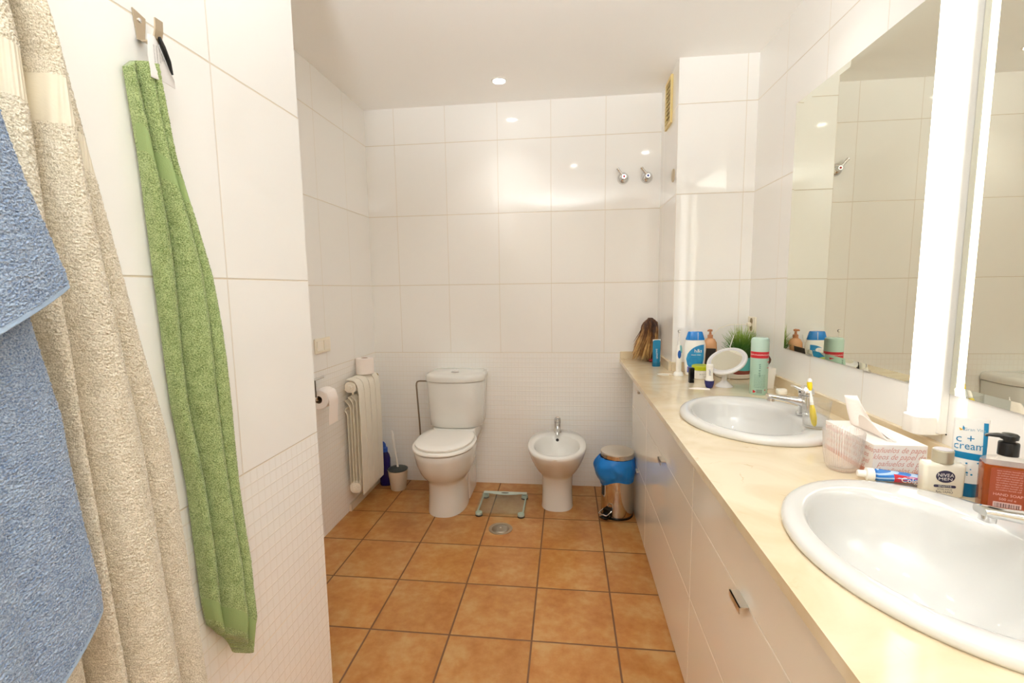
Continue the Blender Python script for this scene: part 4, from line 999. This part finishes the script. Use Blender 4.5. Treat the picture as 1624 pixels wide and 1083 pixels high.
# tissue box with tissue
def tissue_box():
    cx, cy = 0.785, 1.277
    t = on(cx, cy, 'tissue_box', 'white cardboard tissue box with pink handwriting print by the ribbed tumbler', 'tissue box', rz=math.radians(0))
    w_, d_, h_ = 0.118, 0.210, 0.078
    M = Matrix.Identity(4)
    ring_ = [(-w_/2, -d_/2), (w_/2, -d_/2), (w_/2, d_/2), (-w_/2, d_/2)]
    k = MB(); k.box(-w_/2, w_/2, -d_/2, d_/2, 0, h_); k.build('box', mat('box_card', (240, 232, 224), 0.6), t, bevel=0.001)
    k = MB()
    for i in range(4): text_into(k, ('pañuelos de papel', 'kleos de papel de', 'pañuelos de p', 'l. pañuelos de')[i], 0.021, lambda x, y, i=i: (-0.001 + x*0.78 + y*0.35, -d_/2-0.0006, 0.065 - i*0.0165 + y*0.9))
    for i in range(4): text_into(k, ('pañuelos de papel pañuelos', 'kleos de papel de kleos', 'papel pañuelos de papel', 'l. pañuelos de papel')[i], 0.021, lambda x, y, i=i: (-w_/2-0.0006, -0.001 - x*0.9 - y*0.35, 0.065 - i*0.0165 + y*0.9))
    # keep the print inside the faces
    vs = [(max(-w_/2-0.0006, min(w_/2-0.002, x)), max(-d_/2-0.0006, min(d_/2-0.002, y)), z) for x, y, z in k.v]; k.v = vs
    k.build('handwriting_print', mat('pink_print', (216, 156, 142), 0.6), t)
    MB().box(-w_/2-0.0004, w_/2+0.0004, -d_/2-0.0004, d_/2+0.0004, 0.0, 0.012).build('pink_edge', mat('pink_edge', (216, 150, 126), 0.6), t)
    k = MB(); k.lathe([(1, h_+0.0006), (0.97, h_+0.0012)], 32, sx=0.020, sy=0.085); k.build('opening', mat('opening_film', (214, 208, 200), 0.4), t)
    # tissue: a folded sheet rising to a blunt tip towards the far end
    t2 = thing('tissue', 'white paper tissue pulled up out of the tissue box', 'tissue', (cx, cy, ZT+h_+0.002))
    k = MB(); nu, nv = 14, 10; vs = []; fs = []
    for i in range(nu+1):
        u = i/nu
        for j in range(nv+1):
            v = j/nv
            # base runs along the slot (near to far), top edge is short and leans away
            by_ = -0.085 + 0.150*u; bx_ = 0.006*sin(u*5)
            ty = 0.052 + 0.022*u; tx = -0.012 - 0.020*u; tz = 0.082 - 0.004*u
            s_ = v**0.9
            y = by_ + (ty-by_)*s_; x = bx_ + (tx-bx_)*s_ + 0.010*sin(u*pi*1.5+0.4)*(1-v)*0.9; z = tz*v**1.15*(0.30+0.70*u**0.6) if v < 1 else tz*(0.30+0.70*u**0.6)
            z = tz*(v**(1.1 + 0.8*(1-u)))
            vs.append((x, y, z))
    for i in range(nu):
        for j in range(nv): a = i*(nv+1)+j; fs.append((a, a+nv+1, a+nv+2, a+1))
    k.add(vs, fs); o = k.build('sheet', m_paper, t2, angle=80); q = o.modifiers.new('s', 'SOLIDIFY'); q.thickness = 0.0009
    k = MB(); vs = []; fs = []
    for i in range(nu+1):
        u = i/nu
        for j in range(nv+1):
            v = j/nv
            y = -0.080 + 0.120*u + (0.03-0.04*u)*v; x = -0.012 - 0.020*sin(pi*u)*v - 0.004*v; z = 0.046*v*sin(pi*(0.10+0.85*u))**0.8
            vs.append((x, y, z))
    for i in range(nu):
        for j in range(nv): a = i*(nv+1)+j; fs.append((a, a+nv+1, a+nv+2, a+1))
    k.add(vs, fs); o = k.build('sheet_fold', m_paper, t2, angle=80); q = o.modifiers.new('s', 'SOLIDIFY'); q.thickness = 0.0009
tissue_box()

# ribbed tumbler
t = on(0.682, 1.215, 'ribbed_tumbler', 'clear pinkish ribbed tumbler standing empty in front of the tissue box', 'glass')
n = 192; rings = []
def rib(r_, z, amp): return [((r_+amp*(1 if i % 4 < 2 else -1)*0.5)*cos(2*pi*i/n), (r_+amp*(1 if i % 4 < 2 else -1)*0.5)*sin(2*pi*i/n), z) for i in range(n)]
for z, r_, am in ((0, 0.028, 0), (0.003, 0.032, 0), (0.012, 0.036, 0.0012), (0.04, 0.0405, 0.0018), (0.088, 0.0435, 0.0018), (0.098, 0.0440, 0.0010), (0.1, 0.0435, 0), (0.099, 0.0415, 0), (0.05, 0.0385, 0), (0.014, 0.0335, 0), (0.009, 0.026, 0)): rings.append(rib(r_, z, am))
MB().loft(rings).build('tumbler', thin_glass('rose_glass', (0.98, 0.965, 0.955), 0.05, 0.14, ribs=48, edge=0.6), t, angle=60)

# toothpaste tube lying down
t = on(0.742, 1.138, 'toothpaste_tube', 'blue and red toothpaste tube with white cap lying by the near washbasin', 'toothpaste', rz=math.radians(-12))
T = NT('toothpaste_print'); tc = T.n('ShaderNodeTexCoord'); sp = T.n('ShaderNodeSeparateXYZ'); T.link(tc.outputs['Object'], sp.inputs[0])
sw = T.math('ADD', T.math('MULTIPLY', sp.outputs[0], 9.0), T.math('MULTIPLY', sp.outputs[2], -22.0))
st = T.math('GREATER_THAN', T.math('FRACT', T.math('ADD', T.math('MULTIPLY', T.math('ADD', sp.outputs[2], T.math('MULTIPLY', sp.outputs[0], -0.15)), 110.0), 10.0)), 0.6)
T.link(T.mix(T.math('MULTIPLY', st, 0.7), srgb(36, 116, 196), srgb(190, 220, 240)), T.b.inputs['Base Color']); T.b.inputs['Roughness'].default_value = 0.25
k = MB(); k.loft([[(x, y, z+0.0155) for y, z in [(hy*cos(2*pi*i/28), hz*sin(2*pi*i/28)) for i in range(28)]] for x, hy, hz in ((-0.030, 0.010, 0.010), (-0.024, 0.0150, 0.0145), (0.0, 0.0185, 0.0125), (0.04, 0.022, 0.009), (0.085, 0.025, 0.004), (0.10, 0.0255, 0.001))])
k.xf(Matrix.Translation((0.0, 0, 0))); b = k.build('tube', T.M, t, angle=60)
k = MB(); n_ = 12
vs = []
for i in range(n_+1):
    x = 0.004 + 0.066*i/n_; hz = 0.0122 - (0.0122-0.0055)*i/n_; hy = 0.0187+0.005*i/n_
    for a in (pi*1.24, pi*1.12, pi*0.98, pi*0.84, pi*0.72): vs.append((x, (hy+0.0006)*cos(a)*1.0 , 0.0155 + (hz+0.0007)*sin(a)))
k.add([(x, y, z) for x, y, z in vs], [(i*5+j, (i+1)*5+j, (i+1)*5+j+1, i*5+j+1) for i in range(n_) for j in range(4)])
k.xf(Matrix.Rotation(pi, 4, 'Z')) if False else None
k.v = [(x, y, z) for x, y, z in k.v]
k2 = MB(); k2.add([(x, -abs(y) if True else y, z) for x, y, z in [(x, y, z) for x, y, z in k.v]], k.f); rl = k2.build('red_label', m_red, b)
k = MB(); text_into(k, 'Colgate', 0.016, lambda x, y: (0.040 + x, -0.0222-0.0005 - x*0.03, 0.0165 + y)); k.build('lettering', m_white, rl)
k = MB(); k.lathe([(0.0145, 0), (0.0150, 0.003), (0.0150, 0.014), (0.0085, 0.016), (0.0080, 0.030), (0.0065, 0.032)], 24); k.xf(Matrix.Translation((-0.0305, 0, 0.0155)) @ Matrix.Rotation(-pi/2, 4, 'Y')); k.build('cap', m_white, t)

# aftershave balm bottle
def aftershave():
    t = on(0.808, 1.080, 'aftershave_bottle', 'flat translucent aftershave balm bottle with champagne cap', 'bottle', rz=math.radians(-8))
    m_b = mat('frosted_cream_plastic', (238, 232, 214), 0.12, trans=0.0, coat=0.4)
    b = MB().loft([[(x, y, z) for x, y in rrect(w_, d_, 0.008, 5)] for z, w_, d_ in ((0, 0.070, 0.026), (0.003, 0.074, 0.030), (0.066, 0.076, 0.030), (0.072, 0.074, 0.028), (0.0735, 0.068, 0.024))]).build('bottle', m_b, t, angle=60)
    MB().lathe([(0.0175, 0.0738), (0.0185, 0.076), (0.0185, 0.100), (0.0175, 0.101), (0.016, 0.1015)], 36).build('cap', mat('champagne', (196, 188, 166), 0.3, 0.5), t)
    k = MB(); k.lathe([(0.0160, 0.1017), (0.0160, 0.1022)], 30); k.build('cap_disc', mat('cap_print', (190, 186, 190), 0.4), t)
    yf = -0.0153
    k = MB(); k.loft([[(0.017*cos(2*pi*i/36), yf-e_, 0.046+0.0135*sin(2*pi*i/36)) for i in range(36)] for e_ in (0, 0.0004)]); lg = k.build('oval_logo', mat('logo_navy', (56, 54, 78), 0.35), b)
    k = MB(); text_into(k, 'NIVEA', 0.0105, lambda x, y: (x, yf-0.0007, 0.0490+y)); text_into(k, 'MEN', 0.0085, lambda x, y: (x*1.5, yf-0.0007, 0.0405+y)); k.build('lettering', m_white, lg)
    k = MB(); k.loft([[(x, yf-e_, 0.0245+z) for x, z in rrect(0.040, 0.0058, 0.0027, 5)] for e_ in (0, 0.0003)]); br = k.build('name_bar', mat('logo_navy', (56, 54, 78), 0.35), b)
    k = MB(); text_into(k, 'SENSITIVE', 0.0055, lambda x, y: (x, yf-0.0006, 0.0245+y)); k.build('lettering', m_white, br)
    k = MB(); text_into(k, 'AFTER SHAVE', 0.0045, lambda x, y: (x, yf-0.0004, 0.0175+y)); text_into(k, 'BALSAMO', 0.0070, lambda x, y: (x, yf-0.0004, 0.0115+y)); k.build('lettering', mat('logo_navy', (56, 54, 78), 0.35), b)
aftershave()

# tall white and blue cream tube standing behind
def cream_tube():
    t = on(0.862, 1.085, 'cream_tube', 'tall white cream tube with blue band standing on its blue cap by the wall', 'tube', rz=math.radians(-22))
    w_, d_, h_, ch = 0.058, 0.032, 0.168, 0.030
    m_bl = mat('cream_blue', (20, 130, 178), 0.3)
    b = tube_standing(t, w_, d_, h_, ch, m_white, mat('cream_cap_blue', (12, 106, 152), 0.3), 0.62)
    def surf(x, z, lift=0.0006):
        u = (z-ch)/(h_-ch); ww = w_/2*(0.92+0.08*u); dd = d_/2*(1-u)**0.7+0.0012; p = 2.0+1.5*u
        f = max(0, 1-abs(x/ww)**p)**(1/p); return (x, -dd*f-lift, z)
    def patch(x0, x1, z0, z1, name, m_, lift=0.0005, par=b, slope=0):
        k = MB(); vs = []; fs = []; nx, nz_ = 12, 8
        for i in range(nx+1):
            x = x0+(x1-x0)*i/nx
            for j in range(nz_+1): vs.append(surf(x, z0+(z1-z0)*j/nz_ + slope*i/nx, lift))
        for i in range(nx):
            for j in range(nz_): a = i*(nz_+1)+j; fs.append((a, a+nz_+1, a+nz_+2, a+1))
        k.add(vs, fs); return k.build(name, m_, par, angle=80)
    patch(-0.0255, 0.0255, 0.084, 0.098, 'blue_band', m_bl, slope=-0.004)
    patch(0.0185, 0.0262, 0.045, 0.162, 'blue_side_stripe', m_bl, 0.0009)
    k = MB(); text_into(k, 'c +', 0.024, lambda x, y: surf(-0.010+x, 0.126+y, 0.0009)); text_into(k, 'cream', 0.0235, lambda x, y: surf(max(-0.0262, min(0.0262, -0.003+x*0.85)), 0.1105+y, 0.0009)); k.build('lettering', m_bl, b)
    k = MB(); text_into(k, 'Gran Vita', 0.009, lambda x, y: surf(0.004+x, 0.146+y, 0.0009)); k.build('brand_lettering', mat('grey_blue_print', (150, 176, 190), 0.4), b)
    k = MB(); k.add([surf(-0.019, 0.143, 0.0009), surf(-0.014, 0.145, 0.0009), surf(-0.021, 0.149, 0.0009)], [(0,1,2)]); k.build('yellow_leaf', mat('leaf_yellow', (230, 176, 40), 0.4), b)
    k = MB(); k.add([surf(-0.013, 0.143, 0.0009), surf(-0.011, 0.148, 0.0009), surf(-0.0145, 0.154, 0.0009), surf(-0.0155, 0.147, 0.0009)], [(0,1,2,3)]); k.build('blue_leaf', m_bl, b)
    k = MB(); rnd = random.Random(2)
    for i in range(9):
        x, z = rnd.uniform(-0.018, 0.013), rnd.uniform(0.038, 0.078); r_ = rnd.uniform(0.0012, 0.0024)
        k.add([surf(x+r_*cos(2*pi*q/10), z+r_*sin(2*pi*q/10), 0.0009) for q in range(10)], [tuple(range(10))])
    k.build('dots', m_bl, b)
cream_tube()

# amber hand soap dispenser
def handsoap():
    t = on(0.860, 0.995, 'soap_dispenser', 'square amber hand soap bottle with black pump behind the near tap', 'soap dispenser', rz=math.radians(-24))
    m_am = mat('amber_soap', (180, 84, 28), 0.03, trans=0.55, ior=1.36)
    w_, d_ = 0.072, 0.040
    b = MB().loft([[(x, y, z) for x, y in rrect(w_*f, d_*f, 0.006, 4)] for z, f in ((0, 0.96), (0.003, 1.0), (0.100, 1.0), (0.103, 0.99))]).build('bottle', m_am, t, angle=50)
    MB().loft([[(x, y, z) for x, y in rrect(a_, c_, r_, 4)] for z, a_, c_, r_ in ((0.1033, w_*0.99, d_*0.99, 0.006), (0.108, w_*0.97, d_*0.95, 0.008), (0.113, w_*0.80, d_*0.8, 0.010), (0.117, 0.030, 0.030, 0.0149), (0.121, 0.028, 0.028, 0.0139))]).build('shoulder', thin_glass('clear_plastic', (0.97, 0.96, 0.94), 0.05, 0.12), t, angle=50)
    p = MB(); p.lathe([(0.0155, 0.1213), (0.0155, 0.145), (0.0145, 0.147), (0.009, 0.148), (0.009, 0.152), (0.013, 0.153), (0.014, 0.161), (0.011, 0.164), (0.004, 0.165)], 32)
    secs = [[(u, y, z+zz) for y, z in rrect(2*hw, 2*hh, hh*0.8, 4)] for u, zz, hw, hh in ((0.0, 0.158, 0.010, 0.005), (-0.016, 0.159, 0.008, 0.0035), (-0.03, 0.158, 0.005, 0.0025), (-0.035, 0.1565, 0.004, 0.002))]
    p.loft(secs); p.build('pump', m_black, t, angle=50)
    yf = -d_/2-0.0004
    m_pr = mat('pale_pink_print', (222, 170, 160), 0.5)
    k = MB(); k.loft([[(x-0.0, yf-e_, 0.055+z) for x, z in rrect(0.054, 0.088, 0.003, 3)] for e_ in (0, 0.0003)]); lb = k.build('label', mat('label_red_brown', (156, 72, 44), 0.35), b)
    k = MB()
    for i in range(9): text_into(k, 'aqua sodium laureth sulfate'[i % 3: 22 + i % 3], 0.0040, lambda x, y, i=i: (x, yf-0.0006, 0.094 - i*0.0048 + y))
    text_into(k, 'HAND SOAP', 0.0075, lambda x, y: (x, yf-0.0006, 0.046+y)); text_into(k, '500 ml e', 0.007, lambda x, y: (x, yf-0.0006, 0.037+y))
    k.build('lettering', m_pr, lb)
    k = MB(); k.loft([[(x, yf-0.0005-e_, 0.022+z) for x, z in rrect(0.040, 0.018, 0.001, 2)] for e_ in (0, 0.0002)]); bc = k.build('barcode_patch', mat('barcode_pink', (216, 186, 180), 0.5), lb)
    k = MB(); x = -0.018
    rnd = random.Random(4)
    while x < 0.017:
        ww = rnd.choice((0.0006, 0.0011, 0.0016)); k.add([(x, yf-0.0010, 0.015), (x+ww, yf-0.0010, 0.015), (x+ww, yf-0.0010, 0.029), (x, yf-0.0010, 0.029)], [(0,1,2,3)]); x += ww + rnd.choice((0.0007, 0.0012))
    k.build('bars', mat('barcode_brown', (90, 60, 60), 0.5), bc)
handsoap()

# ------------------------------------------------------------------ towels on the partition
def interp(tab, z):
    """tab: list of (z, value) with z descending"""
    if z >= tab[0][0]: return tab[0][1]
    for (za, a), (zb, b) in zip(tab, tab[1:]):
        if z >= zb:
            u = (za-z)/(za-zb); u = u
            return a + (b-a)*u
    return tab[-1][1]
def cloth(name, m_, parent, yl, yr, zt, zb, depth, back, nu=150, nv=520, disp=0.0035, ns=0.006, mats=None, matfn=None, seed=0, fuzz=None):
    """closed towel body. yl/yr: tables (z, y) of its edges; depth(u, v, y, z) -> how far its front stands off
    the wall; the back lies at back from the wall. zt(u), zb(u): upper and lower edge."""
    V = []; F = []; MI = []
    loc = parent.location
    for side in (0, 1):
        for j in range(nv+1):
            v = j/nv
            for i in range(nu+1):
                u = i/nu
                z = zt(u) + (zb(u)-zt(u))*v
                y = interp(yl, z) + (interp(yr, z)-interp(yl, z))*u
                edge = min(1, min(u, 1-u)*nu/5.0); e2 = min(1.0, (1-v)*nv/5.0)
                round_ = sqrt(max(0, edge*(2-edge)))*sqrt(max(0, e2*(2-e2)))
                dd = depth(u, v, y, z)
                if side == 0:
                    mid = back + 0.5*min(0.012, dd-back) ; x = XP + mid + (dd-mid)*round_
                    if disp and 0 < i < nu:
                        k = 1.0 if fuzz is None else fuzz(u, v, y, z)
                        if k > 0:
                            p = Vector((x, y, z))/ns
                            q = noise.noise(p + Vector((seed, 0, 0))) + 0.6*noise.noise(p*2.1 + Vector((seed, 5, 0)))
                            r2 = noise.noise(p*1.1 + Vector((seed+9, 0, 0)))
                            x += disp*q*k*max(0.3, round_); y += disp*0.8*r2*k; 
                else:
                    mid = back + 0.5*min(0.012, dd-back); x = XP + mid + (back-mid)*round_
                V.append((x-loc[0], y-loc[1], z-loc[2]))
                if side == 0 and i < nu and j < nv: MI.append(matfn(u, v, y, z) if matfn else 0)
    W = nu+1; H = (nv+1)*W
    for j in range(nv):
        for i in range(nu): a = j*W+i; F.append((a, a+1, a+W+1, a+W))
    nf = len(F)
    for j in range(nv):
        for i in range(nu): a = H+j*W+i; F.append((a, a+W, a+W+1, a+1))
    for j in range(nv):
        a = j*W; F.append((a, a+W, H+a+W, H+a)); a = j*W+nu; F.append((a, H+a, H+a+W, a+W))
    for i in range(nu):
        a = nv*W+i; F.append((a, a+1, H+a+1, H+a)); F.append((i, H+i, H+i+1, i+1))
    me = bpy.data.meshes.new(name); me.from_pydata(V, [], F)
    for q in (m_ if isinstance(m_, (list, tuple)) else [m_]): me.materials.append(q)
    for p in me.polygons:
        p.use_smooth = True
        p.material_index = MI[p.index] if p.index < nf else 0
    bm = bmesh.new(); bm.from_mesh(me); bmesh.ops.remove_doubles(bm, verts=bm.verts, dist=1e-6); bmesh.ops.recalc_face_normals(bm, faces=bm.faces); bm.to_mesh(me); bm.free()
    o = bpy.data.objects.new(name, me); COL.objects.link(o); o.parent = parent
    return o
def bump(u, c, w_, h): 
    t_ = (u-c)/w_
    return h*sqrt(max(0, 1-t_*t_)) if abs(t_) < 1 else 0

# --- green towel on its hook
m_gt = terry('green_terry', (108, 130, 72), (184, 200, 142))
m_gb = mat('green_woven_band', (152, 174, 116), 0.9, bump=(700, 0.5, 0.001))
gt = thing('towel', 'green terry towel hanging from the metal hook on the partition', 'towel', (XP, 0.805, 1.70))
gyl = [(z, y*1.065) for z, y in [(1.735, 0.704), (1.695, 0.705), (1.555, 0.716), (1.35, 0.722), (1.11, 0.731), (0.95, 0.748), (0.69, 0.757), (0.60, 0.770), (0.54, 0.80), (0.50, 0.83)]]
gyr = [(1.71, 0.786), (1.56, 0.806), (1.45, 0.838), (1.35, 0.862), (1.09, 0.882), (0.93, 0.888), (0.75, 0.904), (0.61, 0.898), (0.50, 0.880)]
def gdepth(u, v, y, z):
    s_ = min(1, max(0, (1.70-z)/0.5)); A_ = 0.55 + 0.45*s_
    g = 0.27 + 0.22*(1-s_)
    d = 0.010 + max(bump(u, g*0.42, g*0.55, 0.026), bump(u, g+0.19, 0.215, 0.056), bump(u, g+0.44, 0.19, 0.062), bump(u, 0.94, 0.12, 0.040))*A_
    d += 0.004*sin(z*9+u*4)
    return d*(1-0.25*max(0, (0.62-z)/0.1))
gband = lambda u, v, y, z: (0.600 < z + 0.14*(u-0.4) < 0.650) or (1.515 < z + 0.10*(u-0.5) < 1.56)
cloth('towel_body', [m_gt, m_gb], gt, gyl, gyr, lambda u: 1.698 + 0.016*min(1, u*2.2), lambda u: 0.640 - 0.115*min(1, u/0.72) + 0.085*max(0, (u-0.72)/0.28)**1.5,
      gdepth, 0.006, 220, 1150, 0.0013, 0.0022, matfn=lambda *a: 1 if gband(*a) else 0, fuzz=lambda *a: 0.12 if gband(*a) else 1)
# care label loop over the hook
k = MB(); sec = []
for z, y0_, y1_, x_ in ((0.060, -0.029, -0.012, 0.036), (0.045, -0.031, -0.007, 0.037), (0.022, -0.033, 0.006, 0.037), (0.002, -0.034, 0.015, 0.040), (-0.012, -0.034, 0.016, 0.040)):
    sec.append([(x_, y0_, z), (x_+0.004, (y0_+y1_)/2, z), (x_, y1_, z), (x_-0.001, y1_, z), (x_+0.003, (y0_+y1_)/2, z), (x_-0.001, y0_, z)])
k.loft(sec); k.build('care_label', mat('label_cloth', (214, 210, 206), 0.7), gt, angle=80)
k = MB()
for i in range(5):
    text_into(k, ('100% COTTON WASH 60', 'ALGODON BAUMWOLLE', 'MADE IN PORTUGAL', 'KEEP AWAY', '50 x 100')[i], 0.0042, lambda x, y, i=i: (0.0425 - 0.0006*abs(i-2), -0.0245+i*0.0050-y, 0.030 - x*0.62))
k.build('label_print', mat('label_ink', (80, 76, 74), 0.7), gt)
k = MB(); k.tube([(0.038, -0.009, 0.064), (0.040, -0.004, 0.050), (0.040, 0.006, 0.030), (0.037, 0.015, 0.012)], [0.0035, 0.0045, 0.004, 0.002], 8); k.build('hanging_loop', m_black, gt)
m_ss = mat('satin_steel', (206, 190, 166), 0.28, 1)
def hook(y, z, label):
    t = thing('towel_hook', label, 'hook', (XP, y, z), group='metal towel hooks on the partition')
    k = MB(); q = [(-0.016, 0.0), (-0.016, 0.047), (-0.011, 0.050), (0.009, 0.043), (0.010, 0.0)]
    pl_ = [(-0.009, -0.024), (0.006, -0.022), (0.011, 0.019), (-0.014, 0.025)]
    k.loft([[(0.0003, y_, z_) for y_, z_ in pl_], [(0.0025, y_, z_) for y_, z_ in pl_]]); k.build('wall_plate', m_ss, t, smooth=False)
    k = MB(); P = [(0.0025, -0.023), (0.012, -0.028), (0.026, -0.029), (0.036, -0.024), (0.040, -0.012), (0.041, 0.006)]
    R_ = [(x-0.0, z-0.0025) for x, z in P]
    q = P + [(x+(0.0025 if z > -0.03 else 0), z-(0.0025 if z <= -0.02 else 0)) for x, z in P[::-1]]
    k.loft([[(x, -0.014, z) for x, z in q], [(x, 0.002, z) for x, z in q]]); k.build('hook_arm', m_ss, t, smooth=False)
    k = MB(); k.lathe([(0.0038, 0), (0.0038, 0.0012), (0.002, 0.0018)], 12); k.xf(Matrix.Translation((0.0027, -0.002, 0.010)) @ Matrix.Rotation(pi/2, 4, 'Y')); k.build('screw', m_chrome, t)
hook(0.800, 1.785, 'small satin metal hook holding up the green towel')
hook(0.500, 1.850, 'small satin metal hook above the frame holding up the beige towel')

# --- beige bath towel
m_bt = terry('beige_terry', (188, 177, 152), (240, 232, 215))
def woven(name, c):
    T = NT(name); g = T.n('ShaderNodeNewGeometry'); sp = T.n('ShaderNodeSeparateXYZ'); T.link(g.outputs['Position'], sp.inputs[0])
    w_ = T.math('SINE', T.math('MULTIPLY', sp.outputs[1], 1300.0)); T.b.inputs['Base Color'].default_value = srgb(*c); T.b.inputs['Roughness'].default_value = 0.85
    bp = T.n('ShaderNodeBump'); bp.inputs['Strength'].default_value = 0.5; bp.inputs['Distance'].default_value = 0.0012; T.link(w_, bp.inputs['Height']); T.link(bp.outputs[0], T.b.inputs['Normal'])
    return T.M
m_bb = woven('beige_woven_band', (226, 218, 198))
bt = thing('towel', 'long beige terry bath towel hanging in deep folds between blue and green towels', 'towel', (XP, 0.50, 1.80))
byl = [(1.85, 0.44), (1.60, 0.40), (1.30, 0.38), (0.40, 0.38)]
byr = [(z, y*1.02) for z, y in [(1.85, 0.530), (1.72, 0.556), (1.642, 0.582), (1.427, 0.626), (1.247, 0.660), (1.083, 0.695), (0.90, 0.708), (0.719, 0.722), (0.40, 0.742)]]
g1 = [(1.85, 0.470), (1.605, 0.492), (1.41, 0.503), (1.26, 0.522), (1.137, 0.530), (0.858, 0.540), (0.4, 0.56)]
g2 = [(1.85, 0.505), (1.625, 0.545), (1.415, 0.547), (1.259, 0.555), (1.13, 0.556), (0.836, 0.575), (0.4, 0.60)]
g3 = [(1.85, 0.518), (1.636, 0.571), (1.423, 0.598), (1.251, 0.622), (1.10, 0.644), (0.766, 0.664), (0.4, 0.685)]
def bdepth(u, v, y, z):
    a, b, c, e_ = interp(g1, z), interp(g2, z), interp(g3, z), interp(byr, z)
    yl_ = interp(byl, z)
    fl = lambda p, q, h: bump(y, (p+q)/2, (q-p)/2*1.03, h)
    d = 0.030 + max(fl(yl_, a, 0.066), fl(a, b, 0.066), fl(b, c, 0.082), fl(c, e_+0.004, 0.052))
    return d
def bband(u, v, y, z):
    if y > interp(g3, z): return 1 if 1.50 < z + (y-0.59)*0.5 < 1.545 else 0
    lo, hi = (1.560, 1.622) if y < interp(g2, z) else (1.552, 1.610)
    return 1 if lo < z + (y-0.5)*0.25 < hi else 0
cloth('towel_body', [m_bt, m_bb], bt, byl, byr, lambda u: 1.83, lambda u: 0.42 + 0.02*sin(u*4), bdepth, 0.004, 330, 1250, 0.0015, 0.0024,
      matfn=bband, fuzz=lambda *a: 0.08 if bband(*a) else 1, seed=20)
k = MB(); k.loft([[(0.036, 0.158-0.0, -0.53), (0.038, 0.166, -0.56), (0.036, 0.1735, -0.628), (0.036, 0.150, -0.60)], [(0.0385, 0.158, -0.53), (0.0405, 0.166, -0.56), (0.0385, 0.1735, -0.628), (0.0385, 0.150, -0.60)]]); k.build('hem_corner', m_bb, bt, smooth=False)
k = MB(); k.tube([(0.05, 0.055, -0.115), (0.055, 0.052, -0.06), (0.045, 0.03, 0.0), (0.03, 0.0, 0.045)], [0.003, 0.005, 0.005, 0.004], 8); k.build('red_hanging_loop', mat('red_tape', (196, 40, 36), 0.7), bt)

# --- blue towel in front, two hanging lobes
m_lt = terry('blue_terry', (104, 126, 160), (168, 184, 204))
m_lh = mat('blue_hem', (160, 182, 208), 0.85, bump=(500, 0.4, 0.001))
lt = thing('towel', 'blue terry towel hanging at the left edge of the picture', 'towel', (XP, 0.44, 1.55))
lyr = [(1.60, 0.430), (1.484, 0.455), (1.441, 0.466), (1.397, 0.480), (1.345, 0.496), (1.328, 0.499), (1.20, 0.49)]
def d1(u, v, y, z): return 0.152 + 0.016*max(bump(u, 0.75, 0.28, 1), bump(u, 0.35, 0.35, 0.8))
def b_(p): return lambda u, v, y, z: p
cloth('upper_flap', [m_lt, m_lh], lt, [(1.60, 0.30), (1.2, 0.30)], lyr, lambda u: 1.58, lambda u: 1.20 + 0.128*u**1.0, lambda u, v, y, z: d1(u, v, y, z), 0.144, 190, 400, 0.0015, 0.0024,
      matfn=lambda u, v, y, z: 1 if v > 0.965 else 0, fuzz=lambda u, v, y, z: 0.2 if v > 0.965 else 1, seed=40)
lyr2 = [(z, y*1.03) for z, y in [(1.55, 0.42), (1.30, 0.462), (1.268, 0.467), (1.17, 0.484), (1.111, 0.4865), (1.017, 0.495), (0.93, 0.505), (0.902, 0.5055), (0.70, 0.49)]]
def d2(u, v, y, z): return 0.118 + 0.020*max(bump(u, 0.78, 0.24, 1), bump(u, 0.42, 0.25, 1.1), bump(u, 0.1, 0.25, 0.8))
cloth('lower_flap', [m_lt, m_lh], lt, [(1.60, 0.29), (0.6, 0.29)], lyr2, lambda u: 1.45, lambda u: 0.715 + 0.185*u**1.1, d2, 0.110, 210, 760, 0.0015, 0.0024,
      matfn=lambda u, v, y, z: 1 if v > 0.982 else 0, fuzz=lambda u, v, y, z: 0.2 if v > 0.982 else 1, seed=60)
hook(0.36, 1.72, 'small satin metal hook outside the frame holding up the blue towel')
